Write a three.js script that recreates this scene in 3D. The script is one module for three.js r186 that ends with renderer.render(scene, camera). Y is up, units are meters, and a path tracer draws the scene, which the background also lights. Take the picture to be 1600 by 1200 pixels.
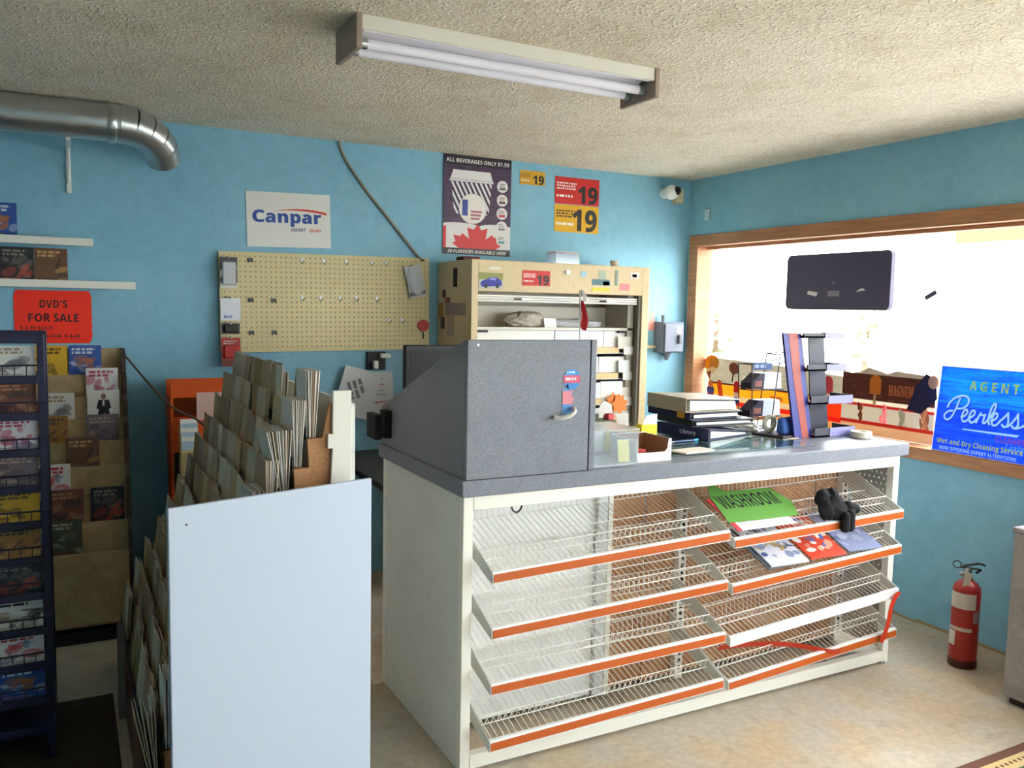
import * as THREE from 'three';
import { RoundedBoxGeometry } from 'three/addons/geometries/RoundedBoxGeometry.js';
import { mergeGeometries } from 'three/addons/utils/BufferGeometryUtils.js';

// ---------------------------------------------------------------- camera, sky, exposure
const scene = new THREE.Scene();
const camera = new THREE.PerspectiveCamera(49.07, 4 / 3, 0.05, 200);
camera.position.set(0, 1.55, 0);
camera.rotation.order = 'YXZ';
camera.rotation.set(THREE.MathUtils.degToRad(-5.188), THREE.MathUtils.degToRad(-27.913), THREE.MathUtils.degToRad(1.1436));
const renderer = new THREE.WebGLRenderer({ antialias: true });
renderer.toneMapping = THREE.LinearToneMapping;
renderer.toneMappingExposure = 1.95;
renderer.shadowMap.enabled = true;
// a bright overcast sky, even all round; it enters through the shop window, the front window and the glass door
scene.background = new THREE.Color().setRGB(0.94, 0.98, 1.0);
scene.backgroundIntensity = 9.0;

// ---------------------------------------------------------------- helpers
let seed = 7;
const rnd = () => { seed |= 0; seed = seed + 0x6D2B79F5 | 0; let t = Math.imul(seed ^ seed >>> 15, 1 | seed); t = t + Math.imul(t ^ t >>> 7, 61 | t) ^ t; return ((t ^ t >>> 14) >>> 0) / 4294967296; };
const rr = (a, b) => a + (b - a) * rnd();
const pick = (a) => a[Math.floor(rnd() * a.length)];
const PI = Math.PI;
const ORD = ['first', 'second', 'third', 'fourth', 'fifth', 'sixth', 'seventh', 'eighth', 'ninth', 'tenth', 'eleventh', 'twelfth'];

const used = new Map();
function numbered(n) { const k = used.get(n) ?? 0; used.set(n, k + 1); return k ? `${n}_${String(k).padStart(3, '0')}` : n; }
function prep(g) {
  g = g.index ? g.toNonIndexed() : g.clone();
  for (const k of Object.keys(g.attributes)) if (!['position', 'normal', 'uv'].includes(k)) g.deleteAttribute(k);
  if (!g.attributes.uv) g.setAttribute('uv', new THREE.BufferAttribute(new Float32Array(g.attributes.position.count * 2), 2));
  g.clearGroups();
  return g;
}
function uvm(g) {   // uv in metres, by the way each face points
  g = prep(g);
  const p = g.attributes.position, n = g.attributes.normal, u = g.attributes.uv;
  for (let i = 0; i < p.count; i += 3) {
    const nx = Math.abs(n.getX(i) + n.getX(i + 1) + n.getX(i + 2)), ny = Math.abs(n.getY(i) + n.getY(i + 1) + n.getY(i + 2)), nz = Math.abs(n.getZ(i) + n.getZ(i + 1) + n.getZ(i + 2));
    for (let k = i; k < i + 3; k++) {
      if (nx >= ny && nx >= nz) u.setXY(k, p.getZ(k), p.getY(k));
      else if (ny >= nz) u.setXY(k, p.getX(k), p.getZ(k));
      else u.setXY(k, p.getX(k), p.getY(k));
    }
  }
  return g;
}
const mg = (l) => l.length === 1 ? prep(l[0]) : mergeGeometries(l.map(prep), false);
function bx(x0, x1, y0, y1, z0, z1, r = 0) {
  const w = Math.abs(x1 - x0), h = Math.abs(y1 - y0), d = Math.abs(z1 - z0);
  const g = r ? new RoundedBoxGeometry(w, h, d, 2, Math.min(r, w / 2.01, h / 2.01, d / 2.01)) : new THREE.BoxGeometry(w, h, d);
  g.translate((x0 + x1) / 2, (y0 + y1) / 2, (z0 + z1) / 2);
  return uvm(g);
}
function rod(a, b, r, n = 6, open = false, r2 = r) {
  const A = new THREE.Vector3(...a), B = new THREE.Vector3(...b), d = B.clone().sub(A), L = d.length();
  const g = new THREE.CylinderGeometry(r2, r, L, n, 1, open);
  g.translate(0, L / 2, 0);
  g.applyQuaternion(new THREE.Quaternion().setFromUnitVectors(new THREE.Vector3(0, 1, 0), d.normalize()));
  g.translate(...a);
  return prep(g);
}
function tube(pts, r, seg = 40, rad = 8) { return prep(new THREE.TubeGeometry(new THREE.CatmullRomCurve3(pts.map(p => new THREE.Vector3(...p))), seg, r, rad, false)); }
function shp(pts, holes = []) {
  const s = new THREE.Shape(pts.map(p => new THREE.Vector2(...p)));
  for (const h of holes) s.holes.push(new THREE.Path(h.map(p => new THREE.Vector2(...p))));
  return s;
}
function ext(pts, d, holes = [], bevel = 0) {   // outline in x,y; thickness d along +z
  return new THREE.ExtrudeGeometry(shp(pts, holes), { depth: d, bevelEnabled: bevel > 0, bevelSize: bevel, bevelThickness: bevel, bevelSegments: 2, curveSegments: 8, steps: 1 });
}
function extX(pts, x0, x1) {   // outline given as z,y pairs, swept along x
  const g = ext(pts.map(([z, y]) => [-z, y]), x1 - x0); g.rotateY(PI / 2); g.translate(x0, 0, 0); return uvm(g);
}
function lathe(pts, x = 0, y = 0, z = 0, n = 32) { const g = new THREE.LatheGeometry(pts.map(p => new THREE.Vector2(...p)), n); g.translate(x, y, z); return prep(g); }
function sheet(w, h, t = 0.002, bend = 0, seg = 1) {   // a flat thing standing in x,y, print on +z; base at y = 0
  const g = prep(new THREE.BoxGeometry(w, h, t, seg, bend ? 4 : 1, 1));
  const n = g.attributes.normal, u = g.attributes.uv, p = g.attributes.position;
  for (let i = 0; i < n.count; i++) if (n.getZ(i) < 0.5) u.setXY(i, 0.01 + 0.001 * (i % 3), 0.01 + 0.001 * (i % 2));
  if (bend) for (let i = 0; i < p.count; i++) { const a = p.getX(i) / w, b = p.getY(i) / h; p.setZ(i, p.getZ(i) + bend * (a * a * 4) + bend * 0.6 * Math.sin(b * 5)); }
  g.translate(0, h / 2, 0);
  if (bend) g.computeVertexNormals();
  return g;
}
const ORG = new Map();
function part(parent, name, geo, mat, label) {
  const g = Array.isArray(geo) ? mg(geo) : prep(geo), o = ORG.get(parent);
  if (o) g.translate(-o.x, -o.y, -o.z);
  const m = new THREE.Mesh(g, mat); m.name = name; parent.add(m);
  if (o) ORG.set(m, o);
  if (label) m.userData.label = label;
  return m;
}
function tag(o, label, category, group) { o.userData.label = label; o.userData.category = category; if (group) o.userData.group = group; return o; }
// parts of a thing are given in world metres, unless turn is given: then in the thing's own
function thing(name, label, category, pos, turn, group) {
  const o = new THREE.Group(); o.name = numbered(name); o.position.set(...pos); scene.add(o);
  if (turn === undefined) ORG.set(o, o.position.clone()); else if (Array.isArray(turn)) o.rotation.set(...turn); else o.rotation.y = turn;
  return tag(o, label, category, group);
}
function solo(name, label, category, geo, mat, group) {   // a thing of one mesh, its origin at its base
  const g = Array.isArray(geo) ? mg(geo) : prep(geo); g.computeBoundingBox();
  const b = g.boundingBox, c = [(b.min.x + b.max.x) / 2, b.min.y, (b.min.z + b.max.z) / 2];
  g.translate(-c[0], -c[1], -c[2]);
  const m = new THREE.Mesh(g, mat); m.name = numbered(name); m.position.set(...c); scene.add(m);
  return tag(m, label, category, group);
}
function placed(name, label, category, geo, mat, pos, rot = [0, 0, 0], group) {   // one mesh in its own metres
  const m = new THREE.Mesh(geo, mat); m.name = numbered(name); m.position.set(...pos); m.rotation.order = 'YXZ'; m.rotation.set(...rot); scene.add(m);
  return tag(m, label, category, group);
}
function struct(name, geo, mat, label) {
  const m = solo(name, label, 'room', geo, mat); m.userData.kind = 'structure'; return m;
}

// ---------------------------------------------------------------- textures
function canvasTex(w, h, draw, repeat) {
  const c = document.createElement('canvas'); c.width = w; c.height = h;
  draw(c.getContext('2d'), w, h);
  const t = new THREE.CanvasTexture(c); t.colorSpace = THREE.SRGBColorSpace; t.magFilter = THREE.LinearFilter; t.anisotropy = 4;
  if (repeat) { t.wrapS = t.wrapT = THREE.RepeatWrapping; t.repeat.set(...repeat); }
  return t;
}
const lat = new Float32Array(65536); for (let i = 0; i < 65536; i++) lat[i] = rnd();
function vn(x, y, p) {   // value noise, repeating every p
  const xi = Math.floor(x), yi = Math.floor(y), fx = x - xi, fy = y - yi, s = (t) => t * t * (3 - 2 * t);
  const g = (a, b) => lat[((((a % p) + p) % p) * 197 + (((b % p) + p) % p) * 7919 + p * 31) & 65535];
  const u = s(fx), v = s(fy);
  return (g(xi, yi) * (1 - u) + g(xi + 1, yi) * u) * (1 - v) + (g(xi, yi + 1) * (1 - u) + g(xi + 1, yi + 1) * u) * v;
}
function dataTex(n, metres, fn, srgb = true) {
  const d = new Uint8Array(n * n * 4);
  for (let y = 0; y < n; y++) for (let x = 0; x < n; x++) {
    const c = fn(x / n, y / n), k = (y * n + x) * 4;
    d[k] = Math.max(0, Math.min(255, c[0])); d[k + 1] = Math.max(0, Math.min(255, c[1])); d[k + 2] = Math.max(0, Math.min(255, c[2])); d[k + 3] = 255;
  }
  const t = new THREE.DataTexture(d, n, n); t.wrapS = t.wrapT = THREE.RepeatWrapping; t.magFilter = THREE.LinearFilter; t.minFilter = THREE.LinearMipmapLinearFilter; t.generateMipmaps = true;
  t.repeat.set(1 / metres, 1 / metres); if (srgb) t.colorSpace = THREE.SRGBColorSpace; t.needsUpdate = true;
  return t;
}
const mixc = (a, b, t) => [a[0] + (b[0] - a[0]) * t, a[1] + (b[1] - a[1]) * t, a[2] + (b[2] - a[2]) * t];
const sm = (a, b, x) => { const t = Math.max(0, Math.min(1, (x - a) / (b - a))); return t * t * (3 - 2 * t); };
const addc = (c, k) => [c[0] + k, c[1] + k, c[2] + k];

const floorTex = dataTex(1024, 3.6, (u, v) => {
  const a = vn(u * 5, v * 5, 5) * 0.6 + vn(u * 13 + 3, v * 13, 13) * 0.4, b = vn(u * 7 + 9, v * 7 + 4, 7) * 0.65 + vn(u * 31, v * 31, 31) * 0.35, f = vn(u * 220, v * 220, 220), s = vn(u * 60, v * 60, 60);
  let c = mixc([198, 186, 164], [184, 176, 160], sm(0.3, 0.8, a));
  c = mixc(c, [196, 170, 134], 0.8 * sm(0.42, 0.8, b));
  c = mixc(c, [166, 152, 130], 0.4 * sm(0.78, 0.92, s));
  return addc(c, (f - 0.5) * 18);
});
const floorBump = dataTex(512, 1.2, (u, v) => { const k = 128 + 80 * (vn(u * 40, v * 40, 40) - 0.5) + 60 * (vn(u * 150, v * 150, 150) - 0.5); return [k, k, k]; }, false);
const wallTex = dataTex(512, 1.6, (u, v) => {
  const a = vn(u * 6, v * 6, 6), b = vn(u * 40, v * 40, 40), f = vn(u * 200, v * 200, 200);
  let c = mixc([126, 182, 206], [136, 189, 211], a);
  c = addc(c, (b - 0.5) * 7 + (f - 0.5) * 7);
  return c;
});
const popBump = dataTex(512, 0.55, (u, v) => {
  const a = vn(u * 64, v * 64, 64), b = vn(u * 110 + 7, v * 110, 110), c = vn(u * 30, v * 30, 30);
  const k = 255 * Math.min(1, sm(0.45, 0.85, a * 0.6 + b * 0.4) * 0.8 + c * 0.25); return [k, k, k];
}, false);
const popTex = dataTex(512, 1.1, (u, v) => {
  const a = vn(u * 128, v * 128, 128), c = vn(u * 6, v * 6, 6), e = vn(u * 17, v * 17, 17);
  let k = mixc([222, 212, 190], [232, 222, 202], c); k = mixc(k, [206, 190, 158], 0.3 * sm(0.6, 0.9, e));
  return addc(k, (a - 0.5) * 26);
});
const lamTex = dataTex(512, 0.4, (u, v) => { const f = vn(u * 180, v * 180, 180), g = vn(u * 90 + 3, v * 90, 90), a = vn(u * 8, v * 8, 8); return addc([114, 118, 128], (f - 0.5) * 24 + (g - 0.5) * 12 + (a - 0.5) * 5); });
function woodTex(a, b, metres = 0.8) { return dataTex(256, metres, (u, v) => { const g = vn(u * 5, v * 60, 60), h = vn(u * 9 + 4, v * 130, 130), k = vn(u * 3, v * 4, 12); return addc(mixc(a, b, 0.55 * g + 0.25 * h + 0.2 * k), (h - 0.5) * 10); }); }
const frameTex = woodTex([156, 106, 70], [196, 142, 100]);
const hardTex = dataTex(256, 0.5, (u, v) => { const f = vn(u * 120, v * 120, 120), a = vn(u * 10, v * 10, 10); return addc(mixc([172, 122, 80], [186, 138, 94], a), (f - 0.5) * 22); });
const cardTex = dataTex(256, 0.4, (u, v) => { const f = vn(u * 128, v * 16, 128), a = vn(u * 9, v * 9, 9); return addc(mixc([176, 152, 112], [192, 168, 126], a), (f - 0.5) * 16); });
const steelTex = dataTex(256, 0.4, (u, v) => { const f = vn(u * 200, v * 200, 200), a = vn(u * 12, v * 12, 12); return addc([152, 147, 144], (f - 0.5) * 34 + (a - 0.5) * 14); });
const smudge = dataTex(256, 0.7, (u, v) => { const a = vn(u * 7, v * 7, 7), b = vn(u * 40, v * 40, 40), f = vn(u * 120, v * 120, 120); let c = addc([218, 220, 214], (a - 0.5) * 6 + (f - 0.5) * 6); return mixc(c, [186, 180, 166], 0.25 * sm(0.88, 0.97, b)); });
const tanTex = dataTex(256, 0.9, (u, v) => { const a = vn(u * 6, v * 6, 6), b = vn(u * 50, v * 50, 50), f = vn(u * 120, v * 120, 120); let c = addc([212, 190, 146], (a - 0.5) * 8 + (f - 0.5) * 6); return mixc(c, [170, 140, 96], 0.3 * sm(0.84, 0.96, b)); });

const mat = (color, roughness = 0.7, o = {}) => new THREE.MeshStandardMaterial({ color, roughness, ...o });
const printMat = (map, roughness = 0.55, o = {}) => new THREE.MeshStandardMaterial({ map, roughness, ...o });
const M = {
  floor: mat(0xffffff, 0.5, { map: floorTex, bumpMap: floorBump, bumpScale: 0.0015 }),
  wall: mat(0xffffff, 0.6, { map: wallTex }),
  ceiling: mat(0xffffff, 0.95, { map: popTex, bumpMap: popBump, bumpScale: 0.0042 }),
  wood: mat(0xffffff, 0.55, { map: frameTex }),
  laminate: mat(0xffffff, 0.38, { map: lamTex }),
  cream: mat(0xe9e6da, 0.45), white: mat(0xf0f1ee, 0.5), paper: mat(0xf2f2ee, 0.8), lip: mat(0xe8e8e6, 0.4),
  panel: mat(0xffffff, 0.5, { map: smudge }),
  wire: mat(0xefece2, 0.45), orange: mat(0xb8540f, 0.45), redorange: mat(0xd2401a, 0.5), red: mat(0xb3201c, 0.4),
  hard: mat(0xffffff, 0.75, { map: hardTex }),
  card: mat(0xffffff, 0.8, { map: cardTex }), tan: mat(0xffffff, 0.5, { map: tanTex }),
  black: mat(0x17171a, 0.5), blackMatt: mat(0x141416, 0.85), navy: mat(0x1c1c3c, 0.45), grey: mat(0x6d7078, 0.5), dark: mat(0x2c2a2b, 0.6),
  chrome: mat(0xb9bcc0, 0.28, { metalness: 0.9 }), zinc: mat(0xc2c6c6, 0.3, { metalness: 0.9 }), steel: mat(0xffffff, 0.45, { map: steelTex, metalness: 0.1 }),
  glass: new THREE.MeshPhysicalMaterial({ color: 0xffffff, roughness: 0, transmission: 1, thickness: 0, ior: 1.45 }),
  acrylic: new THREE.MeshPhysicalMaterial({ color: 0xf6f8fa, roughness: 0.12, transmission: 0.9, thickness: 0, ior: 1.49 }),
  bag: new THREE.MeshPhysicalMaterial({ color: 0xeef0f2, roughness: 0.3, transmission: 0.6, thickness: 0, ior: 1.45 }),
};

// ---------------------------------------------------------------- the room
const XW = 3.785, ZB = -4.6, H = 2.435, XL = -2.6, ZF = 1.9;
struct('floor', bx(XL - 0.15, XW + 0.18, -0.12, 0, ZB - 0.15, ZF + 0.15), M.floor, 'stained beige and grey concrete floor');
struct('ceiling', bx(XL - 0.15, XW + 0.18, H, H + 0.12, ZB - 0.15, ZF + 0.15), M.ceiling, 'beige popcorn textured ceiling');
struct('wall_back', bx(XL, XW + 0.18, 0, H, ZB - 0.14, ZB), M.wall, 'light blue painted wall behind the pegboard and cabinet');
struct('wall_left', bx(XL - 0.14, XL, 0, H, ZB, ZF), M.wall, 'light blue painted side wall');
const WZ0 = -4.57, WZ1 = 0.4, WY0 = 0.83, WY1 = 2.06;
struct('wall_right', [bx(XW, XW + 0.18, 0, WY0, ZB, ZF), bx(XW, XW + 0.18, WY1, H, ZB, ZF), bx(XW, XW + 0.18, WY0, WY1, ZB, WZ0), bx(XW, XW + 0.18, WY0, WY1, WZ1, ZF)], M.wall, 'light blue painted wall around the shop window');
// front wall of the shop, behind the photographer: a glass door and a shop window beside it
const FW = { x0: 1.7, x1: 2.4, y0: 0.5, y1: 2.15 }, FD = { x0: 2.55, x1: 3.5, y1: 2.1 };
struct('wall_front', [bx(XL, FW.x0, 0, H, ZF, ZF + 0.15), bx(FW.x0, FW.x1, 0, FW.y0, ZF, ZF + 0.15), bx(FW.x0, FW.x1, FW.y1, H, ZF, ZF + 0.15), bx(FW.x1, FD.x0, 0, H, ZF, ZF + 0.15), bx(FD.x0, FD.x1, FD.y1, H, ZF, ZF + 0.15), bx(FD.x1, XW + 0.18, 0, H, ZF, ZF + 0.15)], M.wall, 'light blue painted shop front wall');
{
  const l = []; let z = ZB; while (z < ZF - 0.1) { const d = rr(0.05, 0.16); l.push(bx(XW - rr(0.004, 0.014), XW, 0, rr(0.006, 0.02), z, Math.min(z + d, ZF - 0.05), 0.003)); z += d; }
  struct('trim_1', l, mat(0xa58f62, 0.9), 'ragged line of old caulk along the foot of the window wall');
}
function structGroup(name, label, pos) { const g = thing(name, label, 'window', pos); g.userData.kind = 'structure'; return g; }
{
  const w = structGroup('window_1', 'wide shop window in a brown wooden frame', [XW, WY0, (WZ0 + WZ1) / 2]);
  const f = 0.016;   // face stands proud of the wall
  part(w, 'head', [bx(XW - f, XW + 0.15, 1.985, WY1, WZ0, WZ1, 0.004)], M.wood);
  part(w, 'head_stop', [bx(XW + 0.05, XW + 0.09, 1.965, 1.985, WZ0 + 0.1, WZ1 - 0.1, 0.003)], M.wood);
  part(w, 'sill', [bx(XW - 0.03, XW + 0.15, WY0, 0.892, WZ0, WZ1, 0.005)], M.wood);
  part(w, 'jamb', [bx(XW - f, XW + 0.15, 0.892, 1.985, WZ0, WZ0 + 0.085, 0.004)], M.wood);
  part(w, 'jamb', [bx(XW - f, XW + 0.15, 0.892, 1.985, WZ1 - 0.085, WZ1, 0.004)], M.wood);
  part(w, 'pane', bx(XW + 0.1, XW + 0.105, 0.892, 1.985, WZ0 + 0.085, WZ1 - 0.085), M.glass);
  const v = structGroup('window_2', 'shop front window behind the photographer', [(FW.x0 + FW.x1) / 2, FW.y0, ZF]);
  part(v, 'frame', [bx(FW.x0, FW.x1, FW.y0, FW.y0 + 0.06, ZF - 0.01, ZF + 0.15), bx(FW.x0, FW.x1, FW.y1 - 0.06, FW.y1, ZF - 0.01, ZF + 0.15), bx(FW.x0, FW.x0 + 0.06, FW.y0 + 0.06, FW.y1 - 0.06, ZF - 0.01, ZF + 0.15), bx(FW.x1 - 0.06, FW.x1, FW.y0 + 0.06, FW.y1 - 0.06, ZF - 0.01, ZF + 0.15)], M.wood);
  part(v, 'pane', bx(FW.x0 + 0.06, FW.x1 - 0.06, FW.y0 + 0.06, FW.y1 - 0.06, ZF + 0.08, ZF + 0.085), M.glass);
  const d = structGroup('door_1', 'glazed shop door behind the photographer', [(FD.x0 + FD.x1) / 2, 0, ZF]);
  part(d, 'stile', [bx(FD.x0, FD.x0 + 0.1, 0, FD.y1, ZF + 0.02, ZF + 0.08), bx(FD.x1 - 0.1, FD.x1, 0, FD.y1, ZF + 0.02, ZF + 0.08), bx(FD.x0 + 0.1, FD.x1 - 0.1, 0, 0.25, ZF + 0.02, ZF + 0.08), bx(FD.x0 + 0.1, FD.x1 - 0.1, FD.y1 - 0.1, FD.y1, ZF + 0.02, ZF + 0.08)], M.cream);
  part(d, 'pane', bx(FD.x0 + 0.1, FD.x1 - 0.1, 0.25, FD.y1 - 0.1, ZF + 0.045, ZF + 0.05), M.glass);
}
// outdoors: forecourt, two trees and a canopy
{
  const g = solo('pavement', 'pale forecourt paving outside the windows', 'ground', bx(-40, 60, -0.3, -0.14, -50, 40), mat(0xb2afa8, 0.9)); g.userData.kind = 'structure';
  const leaf = mat(0xa4bd92, 0.9), bark = mat(0x6b5645, 0.9);
  const crown = (cx, cy, cz, r, n) => { const l = []; for (let i = 0; i < n * 16; i++) { const a = rr(0, 2 * PI), v = rr(-1, 1), q = r * Math.sqrt(1 - v * v) * Math.sqrt(rr(0.2, 1)) * (0.85 + 0.3 * Math.sin(3 * a + cx)); const s = new THREE.IcosahedronGeometry(r * rr(0.06, 0.13), 0); s.scale(1, 0.6, 1); s.rotateX(rr(0, 3)); s.translate(cx + q * Math.cos(a), cy + v * r * 0.8, cz + q * Math.sin(a)); l.push(s); } return l; };
  for (const [x, z, h, r, lab] of [[19, -21.5, 0.9, 1.1, 'small green tree outside, beyond the wooden jamb of the window'], [21, -17.2, 0.9, 0.9, 'small green tree outside, seen below the black window sign']]) {
    const t = thing('tree', lab, 'tree', [x, -0.14, z]);
    part(t, 'trunk', rod([x, -0.14, z], [x, h + 0.4, z], 0.1, 8, false, 0.06), bark);
    part(t, 'foliage', crown(x, h, z, r, 26), leaf);
  }
  const c = thing('canopy', 'orange edged forecourt canopy outside the window', 'canopy', [13.5, -0.14, -6.6]);
  part(c, 'roof', bx(12, 15, 2.9, 3.2, -8.3, -5), mat(0xe8e0d2, 0.6));
  part(c, 'fascia', bx(11.96, 12, 2.65, 3.1, -8.3, -5), mat(0xe0781e, 0.6));
  for (const z of [-7.9, -5.4]) part(c, 'post', bx(13.4, 13.6, -0.14, 2.9, z - 0.1, z + 0.1), mat(0xd8d4cc, 0.6));
}

// ---------------------------------------------------------------- prints
const dashes = (g, x, y, w, n, h, gap, col) => { g.fillStyle = col; for (let i = 0; i < n; i++) { let q = x; const end = x + w * (0.7 + 0.3 * rnd()); while (q < end) { const l = h * (0.6 + rnd() * 2.2); g.fillRect(q, y + i * (h + gap), Math.min(l, end - q), h); q += l + h * 0.45; } } };
const txt = (g, s, x, y, font, col, align = 'left', w) => { g.font = font; g.fillStyle = col; g.textAlign = align; g.textBaseline = 'alphabetic'; if (w) g.fillText(s, x, y, w); else g.fillText(s, x, y); };
const tex = {};
tex.carrier = canvasTex(512, 330, (g, w, h) => {
  g.fillStyle = '#e4e3dc'; g.fillRect(0, 0, w, h);
  g.save(); g.translate(30, 180); g.scale(1.28, 1); txt(g, 'Canpar', 0, 0, 'bold 96px sans-serif', '#2a4a9c', 'left', 350); g.strokeStyle = '#2a4a9c'; g.lineWidth = 4; g.strokeText('Canpar', 0, 0, 350); g.restore();
  g.fillStyle = '#d8342a'; g.beginPath(); g.moveTo(165, 112); g.quadraticCurveTo(330, 78, 488, 112); g.lineTo(486, 126); g.quadraticCurveTo(330, 92, 165, 112); g.fill();
  txt(g, 'SMART', 262, 232, 'italic bold 28px sans-serif', '#27305e'); txt(g, 'Spots', 376, 232, 'italic bold 28px sans-serif', '#cf3a34');
});
tex.bev = canvasTex(512, 680, (g, w, h) => {
  g.fillStyle = '#4a3552'; g.fillRect(0, 0, w, h);
  for (let i = 0; i < 260; i++) { g.fillStyle = pick(['rgba(40,26,48,.25)', 'rgba(110,80,112,.18)']); g.fillRect(rnd() * w, rnd() * h, 20 + rnd() * 60, 4 + rnd() * 20); }
  g.fillStyle = '#1f1b26'; g.fillRect(0, 0, w, 66); txt(g, 'ALL BEVERAGES ONLY $1.59', 18, 50, 'bold 38px sans-serif', '#ece8e6', 'left', 476);
  g.fillStyle = '#e9e6e6'; g.beginPath(); g.moveTo(70, 100); g.lineTo(350, 100); g.lineTo(362, 142); g.lineTo(376, 178); g.lineTo(40, 178); g.lineTo(56, 142); g.fill();
  g.fillStyle = '#c9c4c8'; g.fillRect(44, 160, 330, 8);
  g.save(); g.beginPath(); g.moveTo(56, 180); g.lineTo(362, 180); g.lineTo(340, 400); g.lineTo(80, 400); g.clip(); g.fillStyle = '#e6e2e6'; g.fillRect(0, 170, 400, 240);
  g.strokeStyle = '#332644'; g.lineWidth = 15; for (let i = -8; i < 14; i++) { g.beginPath(); g.moveTo(i * 36, 170); g.lineTo(i * 36 + 130, 410); g.stroke(); } g.restore();
  g.fillStyle = '#efe9e4'; g.beginPath(); g.arc(220, 360, 104, 0, 7); g.fill(); g.strokeStyle = '#b9a9a4'; g.lineWidth = 4; g.stroke();
  g.fillStyle = '#b4707a'; for (let i = 0; i < 3; i++) g.fillRect(205, 372 + i * 24, 84 - i * 8, 15); g.fillStyle = '#3a4f9c'; g.fillRect(140, 300, 42, 110);
  g.fillStyle = '#e8e4e2'; g.fillRect(0, 480, w, 160); g.beginPath(); g.ellipse(120, 484, 150, 24, 0, 0, 7); g.fill(); g.beginPath(); g.ellipse(400, 484, 130, 24, 0, 0, 7); g.fill();
  g.fillStyle = '#d62a2a'; g.fillRect(0, 488, 22, 150);
  const leaf = [[0, -92], [16, -62], [44, -72], [36, -20], [66, -44], [72, -30], [104, -34], [94, -6], [108, 4], [54, 46], [60, 66], [10, 58], [12, 96], [-12, 96], [-10, 58], [-60, 66], [-54, 46], [-108, 4], [-94, -6], [-104, -34], [-72, -30], [-66, -44], [-36, -20], [-44, -72], [-16, -62]];
  g.beginPath(); leaf.forEach(([x, y], i) => g[i ? 'lineTo' : 'moveTo'](258 + x * 1.75, 598 + y * 1.5)); g.fill();
  [[190, '#e9e5e2', '#6a6a72'], [286, '#e9e5e2', '#6e4a44'], [380, '#e9e5e2', '#cf4a54'], [474, '#e9e5e2', '#9a8a88'], [566, '#e9e5e2', '#5a9aa4']].forEach(([y, a, b]) => { g.fillStyle = a; g.beginPath(); g.arc(444, y, 42, 0, 7); g.fill(); dashes(g, 420, y - 22, 48, 2, 8, 5, '#8b868a'); g.fillStyle = b; g.fillRect(420, y + 6, 48, 18); });
  g.fillStyle = '#1d1a20'; g.fillRect(0, 636, w, 44); txt(g, '20 FLAVOURS AVAILABLE HERE', 32, 670, 'italic bold 32px sans-serif', '#e9e6e2', 'left', 448);
});
const nineteen = (bg, ink, dash, w = 384, h = 220, big = 0.72) => canvasTex(w, h, (g) => {
  g.fillStyle = bg; g.fillRect(0, 0, w, h);
  dashes(g, w * 0.04, h * 0.2, w * 0.46, 3, h * 0.06, h * 0.04, dash); dashes(g, w * 0.04, h * 0.66, w * 0.4, 1, h * 0.09, 3, '#f3efe6');
  g.save(); g.translate(w * 0.97, h * 0.92); g.scale(1.02, 1.18); txt(g, '19', 0, 0, `bold ${h * big}px sans-serif`, ink, 'right'); g.strokeStyle = ink; g.lineWidth = 7; g.strokeText('19', 0, 0); g.restore();
});
tex.n1 = nineteen('#d4a018', '#2b2622', '#8a6a14'); tex.n2 = nineteen('#cc2420', '#2a2024', '#f3dcd8'); tex.n3 = nineteen('#e2ac16', '#2a2622', '#5a4a1a', 384, 220, 0.9);
tex.dvd = canvasTex(512, 396, (g, w, h) => {
  g.fillStyle = '#ff2c0c'; g.fillRect(0, 0, w, h);
  txt(g, "DVD'S", 256, 130, 'bold 82px sans-serif', '#1b1210', 'center', 190); txt(g, 'FOR SALE', 256, 234, 'bold 82px sans-serif', '#1b1210', 'center', 340);
  txt(g, '$ 2.99 EACH', 36, 294, 'bold 38px sans-serif', '#3a0f08', 'left', 270); txt(g, '2 FOR  $ 4.00', 200, 356, 'bold 38px sans-serif', '#3a0f08', 'left', 275);
});
tex.wash = canvasTex(512, 256, (g, w, h) => { g.fillStyle = '#639c40'; g.fillRect(0, 0, w, h); txt(g, 'WASHROOM', 250, 178, 'bold 112px sans-serif', '#1c1f18', 'center', 392); });
function scriptWord(g, strokes, lw, col) { g.strokeStyle = col; g.lineWidth = lw; g.lineCap = g.lineJoin = 'round'; for (const s of strokes) { g.beginPath(); g.moveTo(s[0], s[1]); for (let i = 2; i < s.length; i += 6) g.bezierCurveTo(...s.slice(i, i + 6)); g.stroke(); } }
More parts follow.
